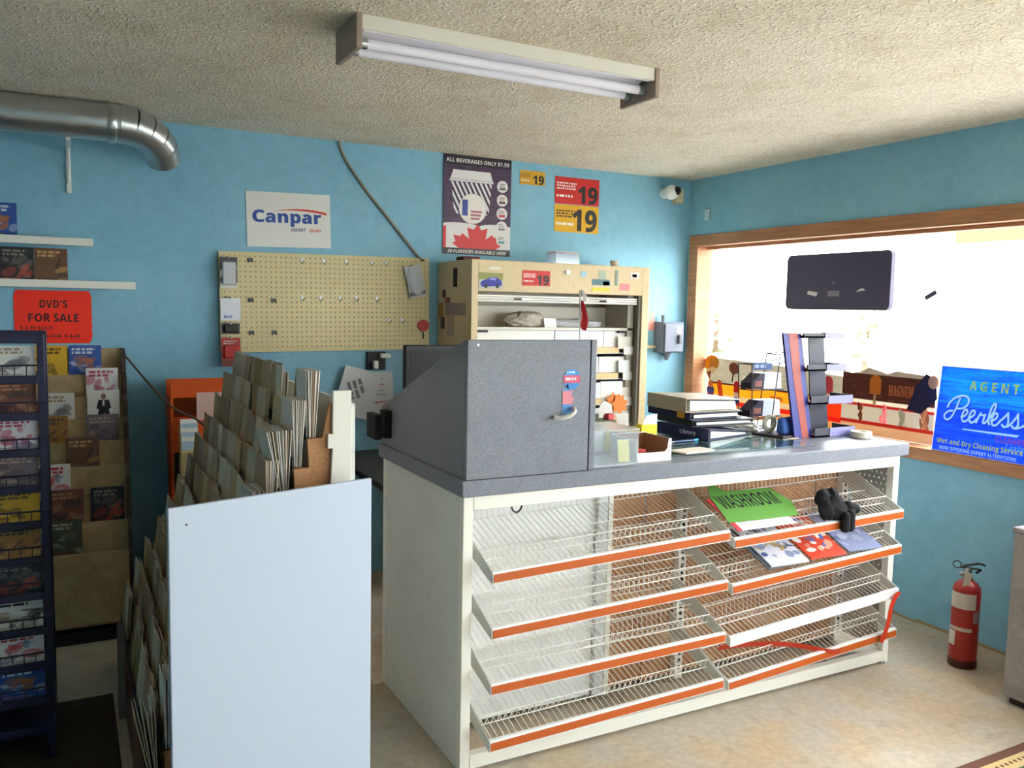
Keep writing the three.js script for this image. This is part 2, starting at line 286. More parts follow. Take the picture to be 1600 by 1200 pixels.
tex.peer = canvasTex(768, 560, (g, w, h) => {
  g.fillStyle = '#2a6ee0'; g.fillRect(0, 0, w, h);
  for (let i = 0; i < 900; i++) { const y = rnd() * h, k = y / h; g.fillStyle = k < 0.42 ? pick(['rgba(30,206,240,.30)', 'rgba(50,220,244,.26)', 'rgba(24,176,236,.2)']) : pick(['rgba(26,70,214,.16)', 'rgba(44,120,232,.16)', 'rgba(24,50,190,.16)']); g.fillRect(rnd() * w - 80, y, 80 + rnd() * 180, 4 + rnd() * 16); }
  g.save(); g.scale(0.86, 1);
  g.save(); g.translate(w * 0.54, 140); txt(g, 'A G E N T', 0, 0, 'bold 84px sans-serif', '#f2d532', 'center', 430); g.restore();
  const P = [[196, 205, 170, 290, 150, 360, 110, 350, 70, 335, 110, 290, 150, 290], [110, 270, 130, 190, 250, 160, 262, 210, 268, 262, 200, 280, 176, 268]];
  const e = (x, y) => [x, y, x + 40, y - 6, x + 52, y - 50, x + 28, y - 50, x + 4, y - 48, x - 6, y + 22, x + 20, y + 28, x + 40, y + 30, x + 52, y + 10, x + 60, y];
  const words = [...P, e(222, 322), e(276, 322), [334, 346, 340, 320, 350, 300, 358, 284, 362, 300, 382, 296, 392, 290, 384, 316, 372, 350, 392, 344], [392, 344, 440, 300, 470, 220, 452, 214, 424, 214, 404, 340, 428, 346], e(436, 322), [492, 322, 520, 300, 540, 270, 546, 262, 548, 300, 566, 336, 538, 350, 524, 352, 516, 344, 514, 338], [556, 344, 590, 310, 606, 280, 612, 262, 614, 300, 632, 336, 604, 350, 590, 352, 582, 344, 580, 338], [600, 350, 626, 350, 650, 336, 664, 322]];
  g.save(); g.translate(-30, 0); g.scale(1.05, 1); scriptWord(g, words, 19, '#1a3a86'); g.translate(-3, -4); scriptWord(g, words, 14, '#f4f6fb'); g.restore();
  g.fillStyle = '#f4f6fb'; g.beginPath(); g.moveTo(220, 392); g.lineTo(640, 384); g.lineTo(620, 400); g.lineTo(222, 400); g.fill();
  txt(g, 'CLEANERS', 470, 446, 'bold 50px sans-serif', '#c2506e', 'left', 270);
  txt(g, 'Limited', 545, 482, 'italic 44px serif', '#8ad4f2', 'left', 170);
  txt(g, 'Wet and Dry Cleaning Service', 30, 506, 'bold 46px sans-serif', '#f4dc22', 'left', 700); txt(g, 'NOW OFFERING EXPERT ALTERATIONS', 54, 546, 'bold 32px sans-serif', '#e6ecf8', 'left', 690); g.restore();
});
// covers of discs, magazines and cards: blocks of picture, a title, small print
const palettes = [['#d6a824', '#6a4a10', '#f0dc70'], ['#2d4f9c', '#c8ccd8', '#b86a40'], ['#e4dfe4', '#b8506a', '#6a5a78'], ['#e9e8e2', '#1c1c20', '#9a8a7a'], ['#dfe0da', '#a89078', '#6a6a74'], ['#a8763a', '#4a3a34', '#d8b070'], ['#6a4a34', '#c89a64', '#2a2220'], ['#7a6a70', '#b09a8a', '#4a3c48'], ['#ece4e2', '#c83a44', '#6a7a9a'], ['#7a4a3c', '#b88868', '#3a2c30'], ['#22242a', '#8a7a72', '#b84a3c'], ['#4c5242', '#a8a890', '#7a3a30']];
const coverTex = palettes.map((p, k) => canvasTex(128, 176, (g, w, h) => {
  g.fillStyle = p[0]; g.fillRect(0, 0, w, h);
  for (let i = 0; i < 16; i++) { g.fillStyle = pick(p); g.globalAlpha = 0.55; g.beginPath(); g.ellipse(rr(10, w - 10), rr(60, h - 20), rr(5, 26), rr(8, 34), rr(0, 3), 0, 7); g.fill(); }
  g.globalAlpha = 1; dashes(g, 12, 14, 100, 2, 12, 6, p[1]); dashes(g, 14, h - 22, 90, 2, 4, 4, p[2]);
}));
const coverMat = coverTex.map(t => printMat(t, 0.35));
tex.suit = canvasTex(128, 160, (g, w, h) => { g.fillStyle = '#e9e7e0'; g.fillRect(0, 0, w, h); g.fillStyle = '#1b1b1e'; g.beginPath(); g.moveTo(44, 46); g.lineTo(86, 46); g.lineTo(94, 84); g.lineTo(84, 90); g.lineTo(96, 148); g.lineTo(80, 148); g.lineTo(66, 104); g.lineTo(48, 148); g.lineTo(32, 148); g.lineTo(46, 90); g.lineTo(36, 84); g.fill(); g.fillStyle = '#8a6a58'; g.beginPath(); g.ellipse(64, 30, 10, 14, 0, 0, 7); g.fill(); g.fillStyle = '#e9e7e0'; g.fillRect(60, 48, 8, 26); });
tex.comic = [['#dcdce6', '#8a98b8', '#4a5a8a', '#b8a070'], ['#d8442a', '#e9e6dc', '#5a6aa8', '#e0a088'], ['#8088a8', '#a0a8c0', '#68708e', '#9498b4']].map((p) => canvasTex(160, 220, (g, w, h) => { g.fillStyle = p[0]; g.fillRect(0, 0, w, h); for (let i = 0; i < 46; i++) { g.fillStyle = pick(p); g.beginPath(); g.ellipse(rr(10, w - 10), rr(30, h - 30), rr(3, 22), rr(3, 22), rr(0, 3), 0, 7); g.fill(); } dashes(g, 12, 12, 130, 1, 16, 4, p[2]); }));
tex.news = canvasTex(200, 260, (g, w, h) => { g.fillStyle = '#e6e3e2'; g.fillRect(0, 0, w, h); g.fillStyle = '#d0404a'; g.fillRect(0, 0, 14, h); dashes(g, 26, 20, 160, 18, 6, 6, '#b8b4b8'); dashes(g, 26, 20, 160, 2, 10, 6, '#c07a84'); });

// ---------------------------------------------------------------- ceiling light (switched off)
{
  const t = thing('ceiling_light', 'fluorescent ceiling light with two bare tubes, switched off', 'light', [1.375, H, -2.68]);
  part(t, 'housing', [bx(0.82, 1.93, 2.418, H, -2.775, -2.585)], M.cream);
  part(t, 'reflector', [extX([[-2.775, 2.418], [-2.775, 2.388], [-2.725, 2.4], [-2.68, 2.384], [-2.635, 2.4], [-2.585, 2.388], [-2.585, 2.418]], 0.83, 1.92)], mat(0xf4f2fa, 0.35));
  part(t, 'side_strip', bx(0.82, 1.93, 2.39, H, -2.585, -2.572, 0.003), M.cream);
  part(t, 'side_strip', bx(0.82, 1.93, 2.385, H, -2.788, -2.775, 0.003), M.cream);
  for (const x of [0.8, 1.93]) part(t, 'end_plate', [bx(x, x + 0.02, 2.33, H, -2.792, -2.566, 0.004)], mat(0xa08f80, 0.6));
  for (const z of [-2.725, -2.635]) { const u = part(t, 'tube', rod([0.85, 2.366, z], [1.9, 2.366, z], 0.016, 18), mat(0xf1eef8, 0.25)); for (const x of [0.825, 1.9]) part(u, 'cap', rod([x, 2.366, z], [x + 0.03, 2.366, z], 0.0168, 14), M.chrome); }
}
solo('ceiling_hook', 'small hook in the popcorn ceiling beside the fluorescent light', 'hook', [rod([1.56, H, -3.0], [1.56, H - 0.02, -3.0], 0.004), tube([[1.56, H - 0.02, -3], [1.575, H - 0.035, -3], [1.56, H - 0.048, -3], [1.548, H - 0.036, -3]], 0.003, 14, 6), rod([1.56, H, -3.0], [1.56, H - 0.005, -3.0], 0.018, 16)], M.cream);

// ---------------------------------------------------------------- duct with its bracket
{
  const t = thing('air_duct', 'galvanised metal air duct with elbow under the ceiling', 'duct', [-1.0, 2.26, -4.3]);
  const r = 0.083, y = 2.345, z = -4.3;
  part(t, 'pipe', [rod([XL, y, z], [0.24, y, z], r, 32)], M.zinc);
  for (const x of [-1.1, -0.35, 0.2]) part(t, 'joint_band', lathe([[r, -0.02], [r + 0.006, -0.012], [r + 0.006, 0.012], [r, 0.02]], 0, 0, 0, 32).rotateZ(PI / 2).translate(x, y, z), M.zinc);
  // adjustable elbow: five gores bending towards the wall and down
  let p = new THREE.Vector3(0.24, y, z), d = new THREE.Vector3(1, 0, 0); const end = new THREE.Vector3(0.1, -0.62, -0.78).normalize();
  for (let i = 0; i < 5; i++) {
    const k = (i + 0.5) / 5, dir = d.clone().multiplyScalar(Math.cos(k * PI / 2)).add(end.clone().multiplyScalar(Math.sin(k * PI / 2))).normalize(), q = p.clone().addScaledVector(dir, i === 4 ? 0.075 : 0.055);
    part(t, 'elbow_gore', [rod(p.clone().addScaledVector(dir, -0.012).toArray(), q.toArray(), r - 0.002 * i + 0.003, 32)], M.zinc);
    p = q;
  }
  const b = thing('shelf_bracket', 'white metal bracket on the blue wall under the duct', 'bracket', [0.025, 2.05, ZB]);
  part(b, 'arm', [bx(0.015, 0.035, 2.244, 2.256, -4.595, -4.25, 0.003)], M.cream);
  part(b, 'wall_leg', [bx(0.015, 0.035, 2.05, 2.256, ZB, ZB + 0.012, 0.003)], M.cream);
  part(b, 'brace', [rod([0.025, 2.1, ZB + 0.012], [0.025, 2.244, ZB + 0.12], 0.006, 8)], M.cream);
}

// ---------------------------------------------------------------- things on the back wall
const onWall = (name, label, cat, x, y, w, h, m, o = {}) => placed(name, label, cat, sheet(w, h, o.t ?? 0.002, o.bend ?? 0, o.bend ? 8 : 1), m, [x, y, ZB + (o.t ?? 0.002) / 2 + 0.001 + (o.out ?? 0)], [0, 0, o.roll ?? 0], o.group);
onWall('carrier_sign', 'white parcel carrier sign with blue word and red swoosh', 'sign', 1.07, 1.848, 0.445, 0.287, printMat(tex.carrier), { roll: 0.024, t: 0.004 });
onWall('beverage_poster', 'purple beverage poster with striped cup and red maple leaf', 'poster', 2.178, 1.858, 0.443, 0.575, printMat(tex.bev, 0.4), { bend: 0.002, out: 0.004 });
onWall('age_limit_sign', 'small yellow age 19 sign beside the beverage poster', 'sign', 2.55, 2.302, 0.176, 0.084, printMat(tex.n1));
onWall('age_limit_sign', 'red age 19 sign directly above a yellow one', 'sign', 2.876, 2.206, 0.329, 0.166, printMat(tex.n2));
onWall('age_limit_sign', 'yellow age 19 sign directly below a red one', 'sign', 2.876, 2.032, 0.329, 0.17, printMat(tex.n3));
{ // orange-red card with scalloped sides
  const w = 0.33, h = 0.252, pts = []; const N = 12;
  for (let i = 0; i < N; i++) pts.push([-w / 2 + (i % 2) * 0.003 + (i === 0 ? 0.012 : 0), i / N * h]);
  pts.push([-w / 2 + 0.012, h]); pts.push([w / 2 - 0.012, h]);
  for (let i = N - 1; i >= 0; i--) pts.push([w / 2 - (i % 2) * 0.003 - (i === 0 ? 0.012 : 0), i / N * h]);
  const g = prep(ext(pts, 0.003)); const p = g.attributes.position; for (let i = 0; i < p.count; i++) g.attributes.uv.setXY(i, p.getX(i) / w + 0.5, p.getY(i) / h);
  placed('disc_sale_sign', "orange red DVD'S FOR SALE card sign with black lettering", 'sign', g, printMat(tex.dvd, 0.6), [-0.055, 1.336, ZB + 0.001]);
}
solo('wall_cable', 'grey cable running slantwise down the blue wall to the pegboard', 'cable', [tube([[1.335, 2.434, -4.585], [1.35, 2.38, -4.588], [1.46, 2.22, -4.59], [1.6, 2.06, -4.588], [1.74, 1.9, -4.585], [1.815, 1.815, -4.575], [1.82, 1.81, -4.55]], 0.0075, 60, 8)], mat(0x8f8470, 0.6));
solo('rack_cord', 'thin brown cord hanging from wall to the greeting card stand', 'cord', [tube([[0.222, 1.304, -4.58], [0.262, 1.26, -4.5], [0.335, 1.16, -4.35], [0.42, 1.06, -4.2], [0.505, 1.02, -4.0], [0.53, 1.0, -3.86]], 0.005, 50, 7)], mat(0x6e5a48, 0.7));
// shelves with discs
for (const [x1, y, lab] of [[0.118, 1.797, 'upper white wall shelf holding one disc case'], [0.298, 1.6, 'lower white wall shelf holding a row of dark disc cases']]) {
  const s = thing('wall_shelf', lab, 'shelf', [(x1 - 0.6) / 2, y, -4.53]);
  part(s, 'board', [bx(-0.6, x1, y + 0.006, y + 0.022, ZB, -4.47, 0.002)], M.cream); part(s, 'front_edge', [bx(-0.6, x1, y, y + 0.036, -4.47, -4.458, 0.003)], M.cream);
}
const caseGeo = sheet(0.136, 0.16, 0.015);
const dcase = (name, label, x, y, z, k, rot = [-0.06, 0, 0], group) => placed(name, label, 'disc case', caseGeo, coverMat[k], [x, y, z], rot, group);
dcase('disc_case', 'blue and white disc case on the upper wall shelf', -0.258, 1.819, -4.5, 1);
dcase('disc_case', 'dark grey disc case leaning on the lower wall shelf', -0.196, 1.622, -4.5, 10);
dcase('disc_case', 'brown disc case at the right end of the row on the lower wall shelf', -0.058, 1.622, -4.5, 6);

// pegboard and what hangs on it
{
  const x0 = 0.705, w = 1.165, h = 0.525, holes = [];
  for (let i = 0; i < 43; i++) for (let j = 0; j < 19; j++) { const hx = 0.026 + i * 0.02645, hy = 0.026 + j * 0.02645, q = []; for (let k = 0; k < 5; k++) q.push([hx + 0.0038 * Math.cos(-k * 2 * PI / 5), hy + 0.0038 * Math.sin(-k * 2 * PI / 5)]); holes.push(q); }
  const t = thing('pegboard', 'cream pegboard panel with rows of holes and empty hooks', 'pegboard', [x0, 1.286, ZB + 0.02], [0, 0, 0.0115]);
  part(t, 'panel', uvm(ext([[0, 0], [w, 0], [w, h], [0, h]], 0.006, holes)), mat(0xd9cb9a, 0.65));
  part(t, 'batten', [bx(0, w, 0, 0.04, -0.019, -0.001), bx(0, w, h - 0.04, h, -0.019, -0.001), bx(0, 0.03, 0.04, h - 0.04, -0.019, -0.001), bx(w - 0.03, w, 0.04, h - 0.04, -0.019, -0.001)], M.hard);
  const hook = (hx, hy, m = M.chrome, L = 0.05) => { const y = hy - 1.286, x = hx - x0; part(t, 'hook', [tube([[x, y + 0.02, 0], [x, y + 0.018, 0.01], [x, y, 0.012], [x + 0.002, y - 0.004, L * 0.6], [x + 0.004, y + 0.008, L]], 0.0026, 14, 6), bx(x - 0.006, x + 0.006, y + 0.004, y + 0.022, 0.006, 0.009)], m); };
  for (const x of [1.13, 1.25, 1.375, 1.52, 1.6]) hook(x, 1.765); for (const x of [1.13, 1.23, 1.335, 1.43, 1.55]) hook(x, 1.565); hook(1.62, 1.445); hook(1.7, 1.445);
  const clip = (x, y) => { const X = x - x0, Y = y - 1.286; part(t, 'hook_plate', [bx(X - 0.014, X + 0.014, Y - 0.01, Y + 0.01, 0.006, 0.01), rod([X - 0.01, Y, 0.008], [X - 0.012, Y - 0.014, 0.03], 0.0025), rod([X + 0.01, Y, 0.008], [X + 0.008, Y - 0.014, 0.03], 0.0025)], mat(0x55585c, 0.5)); };
  for (const y of [1.77, 1.562, 1.39]) clip(0.862, y); clip(0.98, 1.56); clip(0.98, 1.39);
  const pack = (name, label, x, y, pw, ph, draw, o = {}) => {
    const t2 = thing(name, label, o.cat ?? 'package', [x, y, ZB + 0.05], [0, 0, o.roll ?? 0]);
    part(t2, 'card', sheet(pw, ph, 0.003), printMat(canvasTex(128, Math.round(128 * ph / pw), draw), 0.4));
    part(t2, 'hanger', [rod([0, ph + 0.004, -0.03], [0, ph + 0.004, 0.03], 0.0024), rod([0, ph - 0.006, 0.004], [0, ph + 0.004, 0.004], 0.003)], M.chrome);
    if (o.blister) part(t2, 'blister', [bx(-pw * 0.4, pw * 0.4, o.blister[0] * ph, o.blister[1] * ph, 0.002, 0.022, 0.008)], o.bm ?? M.bag);
    return t2;
  };
  pack('blister_pack', 'black and white blister pack with pink print on pegboard corner', 0.745, 1.62, 0.085, 0.16, (g, w, h) => { g.fillStyle = '#34323a'; g.fillRect(0, 0, w, h); g.strokeStyle = '#d8d8d8'; g.lineWidth = 7; for (let i = 0; i < 5; i++) { g.beginPath(); g.arc(50 + i * 10, 130 + i * 8, 20 + i * 20, 3, 5.4); g.stroke(); } g.fillStyle = '#cf4a60'; g.fillRect(20, h * 0.55, 90, 16); g.fillStyle = '#dcd8cc'; g.fillRect(0, h * 0.82, w, h * 0.18); }, { blister: [0.1, 0.85] });
  pack('phone_card_pack', 'white hanging card pack with blue Bell word on the pegboard', 0.752, 1.455, 0.1, 0.115, (g, w, h) => { g.fillStyle = '#dfe2ea'; g.fillRect(0, 0, w, h); txt(g, 'Bell', 20, h - 14, 'bold 30px sans-serif', '#2c4a9c'); });
  pack('box_pack', 'dark boxed pack hanging under the white card pack', 0.752, 1.385, 0.09, 0.055, (g, w, h) => { g.fillStyle = '#3c3d42'; g.fillRect(0, 0, w, h); g.fillStyle = '#8b8d92'; g.fillRect(10, 10, 90, 18); }, { blister: [0.1, 0.9], bm: M.dark });
  pack('red_pack', 'red hanging pack at the bottom corner of the pegboard', 0.752, 1.215, 0.095, 0.15, (g, w, h) => { g.fillStyle = '#ab2a20'; g.fillRect(0, 0, w, h); g.fillStyle = '#7a3a34'; g.fillRect(0, h * 0.75, w, h * 0.25); dashes(g, 14, 20, 90, 2, 10, 6, '#d8b0a8'); }, { blister: [0.3, 0.75], bm: M.red });
  const bagd = pack('clear_bag', 'clear plastic bag of grey parts hanging on the pegboard', 1.79, 1.6, 0.1, 0.18, (g, w, h) => { g.fillStyle = '#c3c6ce'; g.fillRect(0, 0, w, h); g.fillStyle = '#6a6a72'; g.fillRect(0, h - 40, w, 26); }, { roll: 0.22, cat: 'bag' });
  part(bagd, 'bag_film', (() => { const g = new THREE.SphereGeometry(0.06, 20, 14); g.scale(0.85, 1.45, 0.3); const p = g.attributes.position; for (let i = 0; i < p.count; i++) { const k = 1 + 0.08 * Math.sin(p.getX(i) * 160) * Math.cos(p.getY(i) * 120); p.setZ(i, p.getZ(i) * k); } g.computeVertexNormals(); g.translate(0, 0.095, 0.014); return g; })(), M.bag);
  const oct = []; for (let k = 0; k < 8; k++) oct.push([0.036 * Math.cos(k * PI / 4 + PI / 8), 0.036 * Math.sin(k * PI / 4 + PI / 8)]);
  const tagt = thing('red_tag', 'red eight-sided tag hanging low on the pegboard', 'tag', [1.825, 1.4, ZB + 0.04], [0, 0, 0]);
  part(tagt, 'disc', ext(oct, 0.006).translate(0, 0.036, 0), mat(0xb02a24, 0.5)); part(tagt, 'stem', [rod([0, 0.0, 0.003], [0, -0.04, 0.006], 0.004), rod([0, 0.05, 0], [0, 0.055, -0.014], 0.003)], M.black);
}
// switch box, papers and screen under the pegboard
{
  const t = thing('power_outlet', 'black power outlet with two white plugs under the pegboard', 'outlet', [1.553, 1.182, ZB]);
  part(t, 'plate', bx(1.498, 1.607, 1.182, 1.284, ZB, ZB + 0.02, 0.004), M.black);
  part(t, 'plug', bx(1.57, 1.625, 1.25, 1.275, ZB + 0.02, ZB + 0.06, 0.006), M.white); part(t, 'plug', bx(1.527, 1.552, 1.19, 1.235, ZB + 0.02, ZB + 0.06, 0.006), M.white);
  const doc = (seedDashes) => canvasTex(160, 200, (g, w, h) => { g.fillStyle = '#c9cbcb'; g.fillRect(0, 0, w, h); if (seedDashes) { dashes(g, 18, 30, 120, 2, 7, 16, '#b06a6a'); dashes(g, 24, 80, 110, 2, 6, 12, '#8a8e8e'); dashes(g, 18, 130, 120, 1, 8, 16, '#b06a6a'); } else { g.save(); g.translate(86, 90); g.rotate(1.0); dashes(g, -50, -20, 90, 3, 14, 10, '#70757a'); g.restore(); } });
  onWall('plastic_sleeve', 'clear plastic sleeve with grey lettering pinned aslant to the wall', 'paper', 1.4, 0.925, 0.22, 0.27, printMat(doc(0), 0.3), { roll: -0.28, bend: 0.006, out: 0.025 });
  onWall('price_list', 'paper sheet with red lines of print hanging below the power outlet', 'paper', 1.575, 0.91, 0.17, 0.26, printMat(doc(1), 0.4), { roll: 0.05, bend: 0.005, out: 0.012 });
  const d = thing('back_desk', 'low dark desk against the back wall behind the counter', 'desk', [1.56, 0, -4.05]);
  part(d, 'desk_top', bx(1.26, 1.86, 0.7, 0.73, -4.55, -3.5, 0.004), M.dark); for (const x of [1.29, 1.83]) for (const z of [-4.5, -3.55]) part(d, 'leg', bx(x - 0.02, x + 0.02, 0, 0.7, z - 0.02, z + 0.02), M.dark);
  const m = thing('monitor', 'black flat screen behind the grey counter box', 'screen', [1.6, 0.73, -3.66]);
  part(m, 'bezel', [bx(1.375, 1.83, 1.0, 1.368, -3.69, -3.65, 0.008)], M.black); part(m, 'screen', bx(1.395, 1.81, 1.025, 1.348, -3.652, -3.648), mat(0x0b0b0e, 0.6)); part(m, 'stand', [bx(1.57, 1.64, 0.745, 1.02, -3.71, -3.69), bx(1.48, 1.73, 0.73, 0.746, -3.76, -3.58, 0.006)], M.black);
}
// cup of lid etc. and electrical things near the corner
{
  const t = thing('switch_box', 'grey electrical disconnect box on the wall by the window', 'electrical box', [3.605, 1.21, -4.55]);
  part(t, 'box', bx(3.515, 3.69, 1.268, 1.475, ZB, -4.5, 0.006), mat(0x596070, 0.5)); part(t, 'cover', bx(3.525, 3.68, 1.275, 1.465, -4.5, -4.485, 0.005), mat(0x626978, 0.5));
  part(t, 'lever', [bx(3.69, 3.705, 1.35, 1.44, -4.56, -4.52, 0.004), bx(3.628, 3.655, 1.33, 1.39, -4.485, -4.465, 0.006)], mat(0x4a4e58, 0.5)); part(t, 'rating_label', bx(3.62, 3.66, 1.4, 1.44, -4.486, -4.483), M.paper);
  part(t, 'conduit', rod([3.56, 1.475, -4.56], [3.56, 1.52, -4.56], 0.012, 12), mat(0x626978, 0.5)); part(t, 'cable_gland', rod([3.6, 1.268, -4.56], [3.6, 1.215, -4.56], 0.03, 12, false, 0.012), mat(0x626978, 0.5));
  solo('wood_strip', 'small wooden strip on the wall beside the grey electrical box', 'strip', bx(3.44, 3.515, 1.296, 1.315, ZB, -4.575, 0.002), mat(0xc7ae84, 0.7));
  onWall('pink_note', 'small pink paper note on the wall beside the tall cabinet', 'note', 3.48, 1.415, 0.075, 0.125, mat(0xe8a49a, 0.8));
  const c = thing('security_camera', 'white dome security camera in the ceiling corner', 'camera', [3.56, 2.28, -4.53]);
  part(c, 'mount', [rod([3.56, 2.33, ZB], [3.56, 2.33, -4.55], 0.035, 24)], M.white); part(c, 'dome', new THREE.SphereGeometry(0.048, 24, 18).translate(3.56, 2.33, -4.52), M.white); part(c, 'lens', new THREE.SphereGeometry(0.03, 20, 14).translate(3.578, 2.338, -4.49), M.black);
  solo('junction_box', 'small beige junction box beside the dome camera', 'box', bx(3.625, 3.69, 2.27, 2.365, ZB, -4.55, 0.006), mat(0xd6c9a2, 0.6));
  solo('wall_plate', 'small pale plate on the blue wall above the window', 'plate', bx(XW - 0.012, XW, 2.15, 2.225, -4.435, -4.39, 0.004), mat(0xb9d0d6, 0.5));
}

// ---------------------------------------------------------------- tall roll-front cabinet
{
  const x0 = 1.93, x1 = 3.112, zf = -4.13, zb = -4.595, top = 1.806;
  const c = thing('roll_front_cabinet', 'tall beige metal cabinet with raised roll front and stickers', 'cabinet', [(x0 + x1) / 2, 0, -4.36]);
  const side = part(c, 'side_panel', bx(x0, x0 + 0.02, 0, top - 0.004, zb, zf - 0.02, 0.003), M.tan); part(c, 'side_panel', bx(x1 - 0.02, x1, 0, top - 0.004, zb, zf - 0.02, 0.003), M.tan);
  part(c, 'top_panel', bx(x0 + 0.001, x1 - 0.001, top - 0.02, top, zb, zf - 0.001, 0.003), M.tan); part(c, 'back_panel', bx(x0 + 0.02, x1 - 0.02, 0, top - 0.02, zb, zb + 0.01), mat(0xd8d3c2, 0.6));
  const head = part(c, 'header', bx(x0 + 0.04, x1 - 0.05, 1.636, top - 0.004, zf - 0.02, zf, 0.003), M.tan);
  part(c, 'stile', bx(x0, x0 + 0.04, 0, top - 0.004, zf - 0.025, zf, 0.003), M.tan); part(c, 'stile', bx(x1 - 0.05, x1, 0, top - 0.004, zf - 0.025, zf, 0.003), M.tan);
  part(c, 'guide_channel', bx(x1 - 0.068, x1 - 0.05, 0, 1.64, zf - 0.05, zf - 0.01), mat(0x6f6a60, 0.6)); part(c, 'guide_wall', bx(x1 - 0.11, x1 - 0.068, 0, 1.64, zf - 0.3, zf - 0.06), mat(0xbcb6a6, 0.6));
  for (let i = 0; i < 3; i++) part(c, 'roll_slat', bx(x0 + 0.04, x1 - 0.07, 1.6 + i * 0.0135 - 0.02, 1.612 + i * 0.0135 - 0.02, zf - 0.035, zf - 0.022, 0.004), mat(0xe6e5dd, 0.5));
  for (const x of [2.24, 2.81]) { const h = part(c, 'pull_handle', [bx(x, x + 0.07, 1.588, 1.607, zf - 0.022, zf - 0.006, 0.006)], M.white); part(h, 'lock_pin', [bx(x - 0.04, x, 1.594, 1.602, zf - 0.022, zf - 0.012, 0.002)], M.black); }
  part(c, 'upper_shelf', bx(x0 + 0.02, x1 - 0.07, 1.425, 1.44, zb + 0.01, zf - 0.06), mat(0xdcd8ca, 0.6));
  part(c, 'shelf_back', bx(x0 + 0.02, x1 - 0.11, 1.44, 1.56, -4.44, -4.43), mat(0xcfcaba, 0.6));
  // rows of shelf lips, white flaps and small cards
  const flapA = mat(0xd9dcdf, 0.6), flapB = mat(0xe9e7e0, 0.6), lipM = mat(0xdcc08a, 0.6);
  for (let j = 0; j < 8; j++) {
    const y = 1.29 - j * 0.155;
    part(c, 'shelf_lip', bx(x0 + 0.02, x1 - 0.16, y, y + 0.034, zf - 0.09, zf - 0.065, 0.002), lipM); part(c, 'shelf', bx(x0 + 0.02, x1 - 0.11, y - 0.004, y, zb + 0.01, zf - 0.066), flapB);
    for (const [a, b, k] of [[x0 + 0.022, 2.5, 0], [2.504, 2.84 - (j % 2) * 0.03, 1], [2.846 - (j % 2) * 0.03, 3.0, 0]]) part(c, 'flap', bx(a, b, y + 0.036, y + 0.132, zf - 0.082 + k * 0.003, zf - 0.078 + k * 0.003), k ? flapA : flapB);
    part(c, 'price_card', sheet(0.1 - (j % 2) * 0.02, 0.075, 0.001).rotateX(-0.04).translate(2.985, y + 0.025 + (j % 2) * 0.012, zf - 0.055), j % 2 ? M.paper : mat(0xe2dccb, 0.7));
    part(c, 'price_card', sheet(0.07, 0.05, 0.001).rotateX(-0.04).translate(3.01, y - 0.01, zf - 0.05), M.paper);
  }
  for (const [a, b] of [[1.975, 2.06], [2.94, 3.0]]) part(c, 'dark_block', bx(a, b, 1.41, 1.424, zf - 0.075, zf - 0.055), M.dark);  // two solid dark blocks under the front edge of the upper shelf
  // stickers
  const stick = (par, name, x, y, w, h, m, lab) => part(par, name, sheet(w, h, 0.0014).translate(x, y, zf + 0.0012), m, lab);
  stick(head, 'car_sticker', 2.046, 1.648, 0.146, 0.088, printMat(canvasTex(160, 96, (g, w, h) => { g.fillStyle = '#8f8f4a'; g.fillRect(0, 0, w, 40); g.fillStyle = '#b9b6ac'; g.fillRect(0, 40, w, 56); g.fillStyle = '#2a2f9a'; g.beginPath(); g.moveTo(8, 66); g.quadraticCurveTo(16, 44, 50, 40); g.quadraticCurveTo(78, 16, 118, 26); g.lineTo(150, 46); g.lineTo(152, 74); g.lineTo(20, 84); g.fill(); g.fillStyle = '#8a94cc'; g.beginPath(); g.moveTo(60, 40); g.lineTo(86, 24); g.lineTo(116, 30); g.lineTo(112, 44); g.fill(); g.fillStyle = '#15151c'; for (const x of [46, 122]) { g.beginPath(); g.arc(x, 78, 12, 0, 7); g.fill(); } })), 'sticker of a blue car');
  stick(head, 'age_limit_sticker', 2.328, 1.674, 0.177, 0.084, printMat(tex.n2), 'red age 19 sticker');
  stick(head, 'name_sticker', 2.07, 1.755, 0.07, 0.014, mat(0xe6e0cc, 0.7));
  part(head, 'lock', [rod([2.53, 1.757, zf - 0.002], [2.53, 1.757, zf + 0.012], 0.013, 20)], M.chrome);
  for (const [x, y, w, h, col] of [[2.64, 1.735, 0.04, 0.03, 0x9fc3d4], [2.76, 1.69, 0.12, 0.034, 0x5b7f86], [2.8, 1.69, 0.05, 0.022, 0x38a4dc], [2.76, 1.655, 0.12, 0.02, 0xe2d23c], [2.93, 1.664, 0.07, 0.04, 0xe88a8a], [2.87, 1.69, 0.02, 0.09, 0x8a9a8a], [2.77, 1.725, 0.05, 0.05, 0xa8b8a0], [3.0, 1.736, 0.06, 0.036, 0xefe6e2]]) stick(head, 'small_sticker', x, y, w, h, mat(col, 0.6));
  stick(head, 'small_sticker', 3.0, 1.744, 0.034, 0.018, mat(0xd43a34, 0.6));
  // notes taped to the side
  const note = (y, z, w, h, col) => part(side, 'taped_note', bx(x0 - 0.003, x0, y, y + h, z, z + w), mat(col, 0.7));
  note(1.66, -4.37, 0.05, 0.105, 0x3a2f28); note(1.6, -4.52, 0.04, 0.045, 0x5a3426); note(1.5, -4.48, 0.28, 0.07, 0x9a8a84); note(1.48, -4.58, 0.07, 0.09, 0xb98a4a); note(1.38, -4.45, 0.1, 0.12, 0xae9c86); note(1.57, -4.48, 0.06, 0.03, 0x94443a); note(1.42, -4.54, 0.05, 0.07, 0x4a3438);
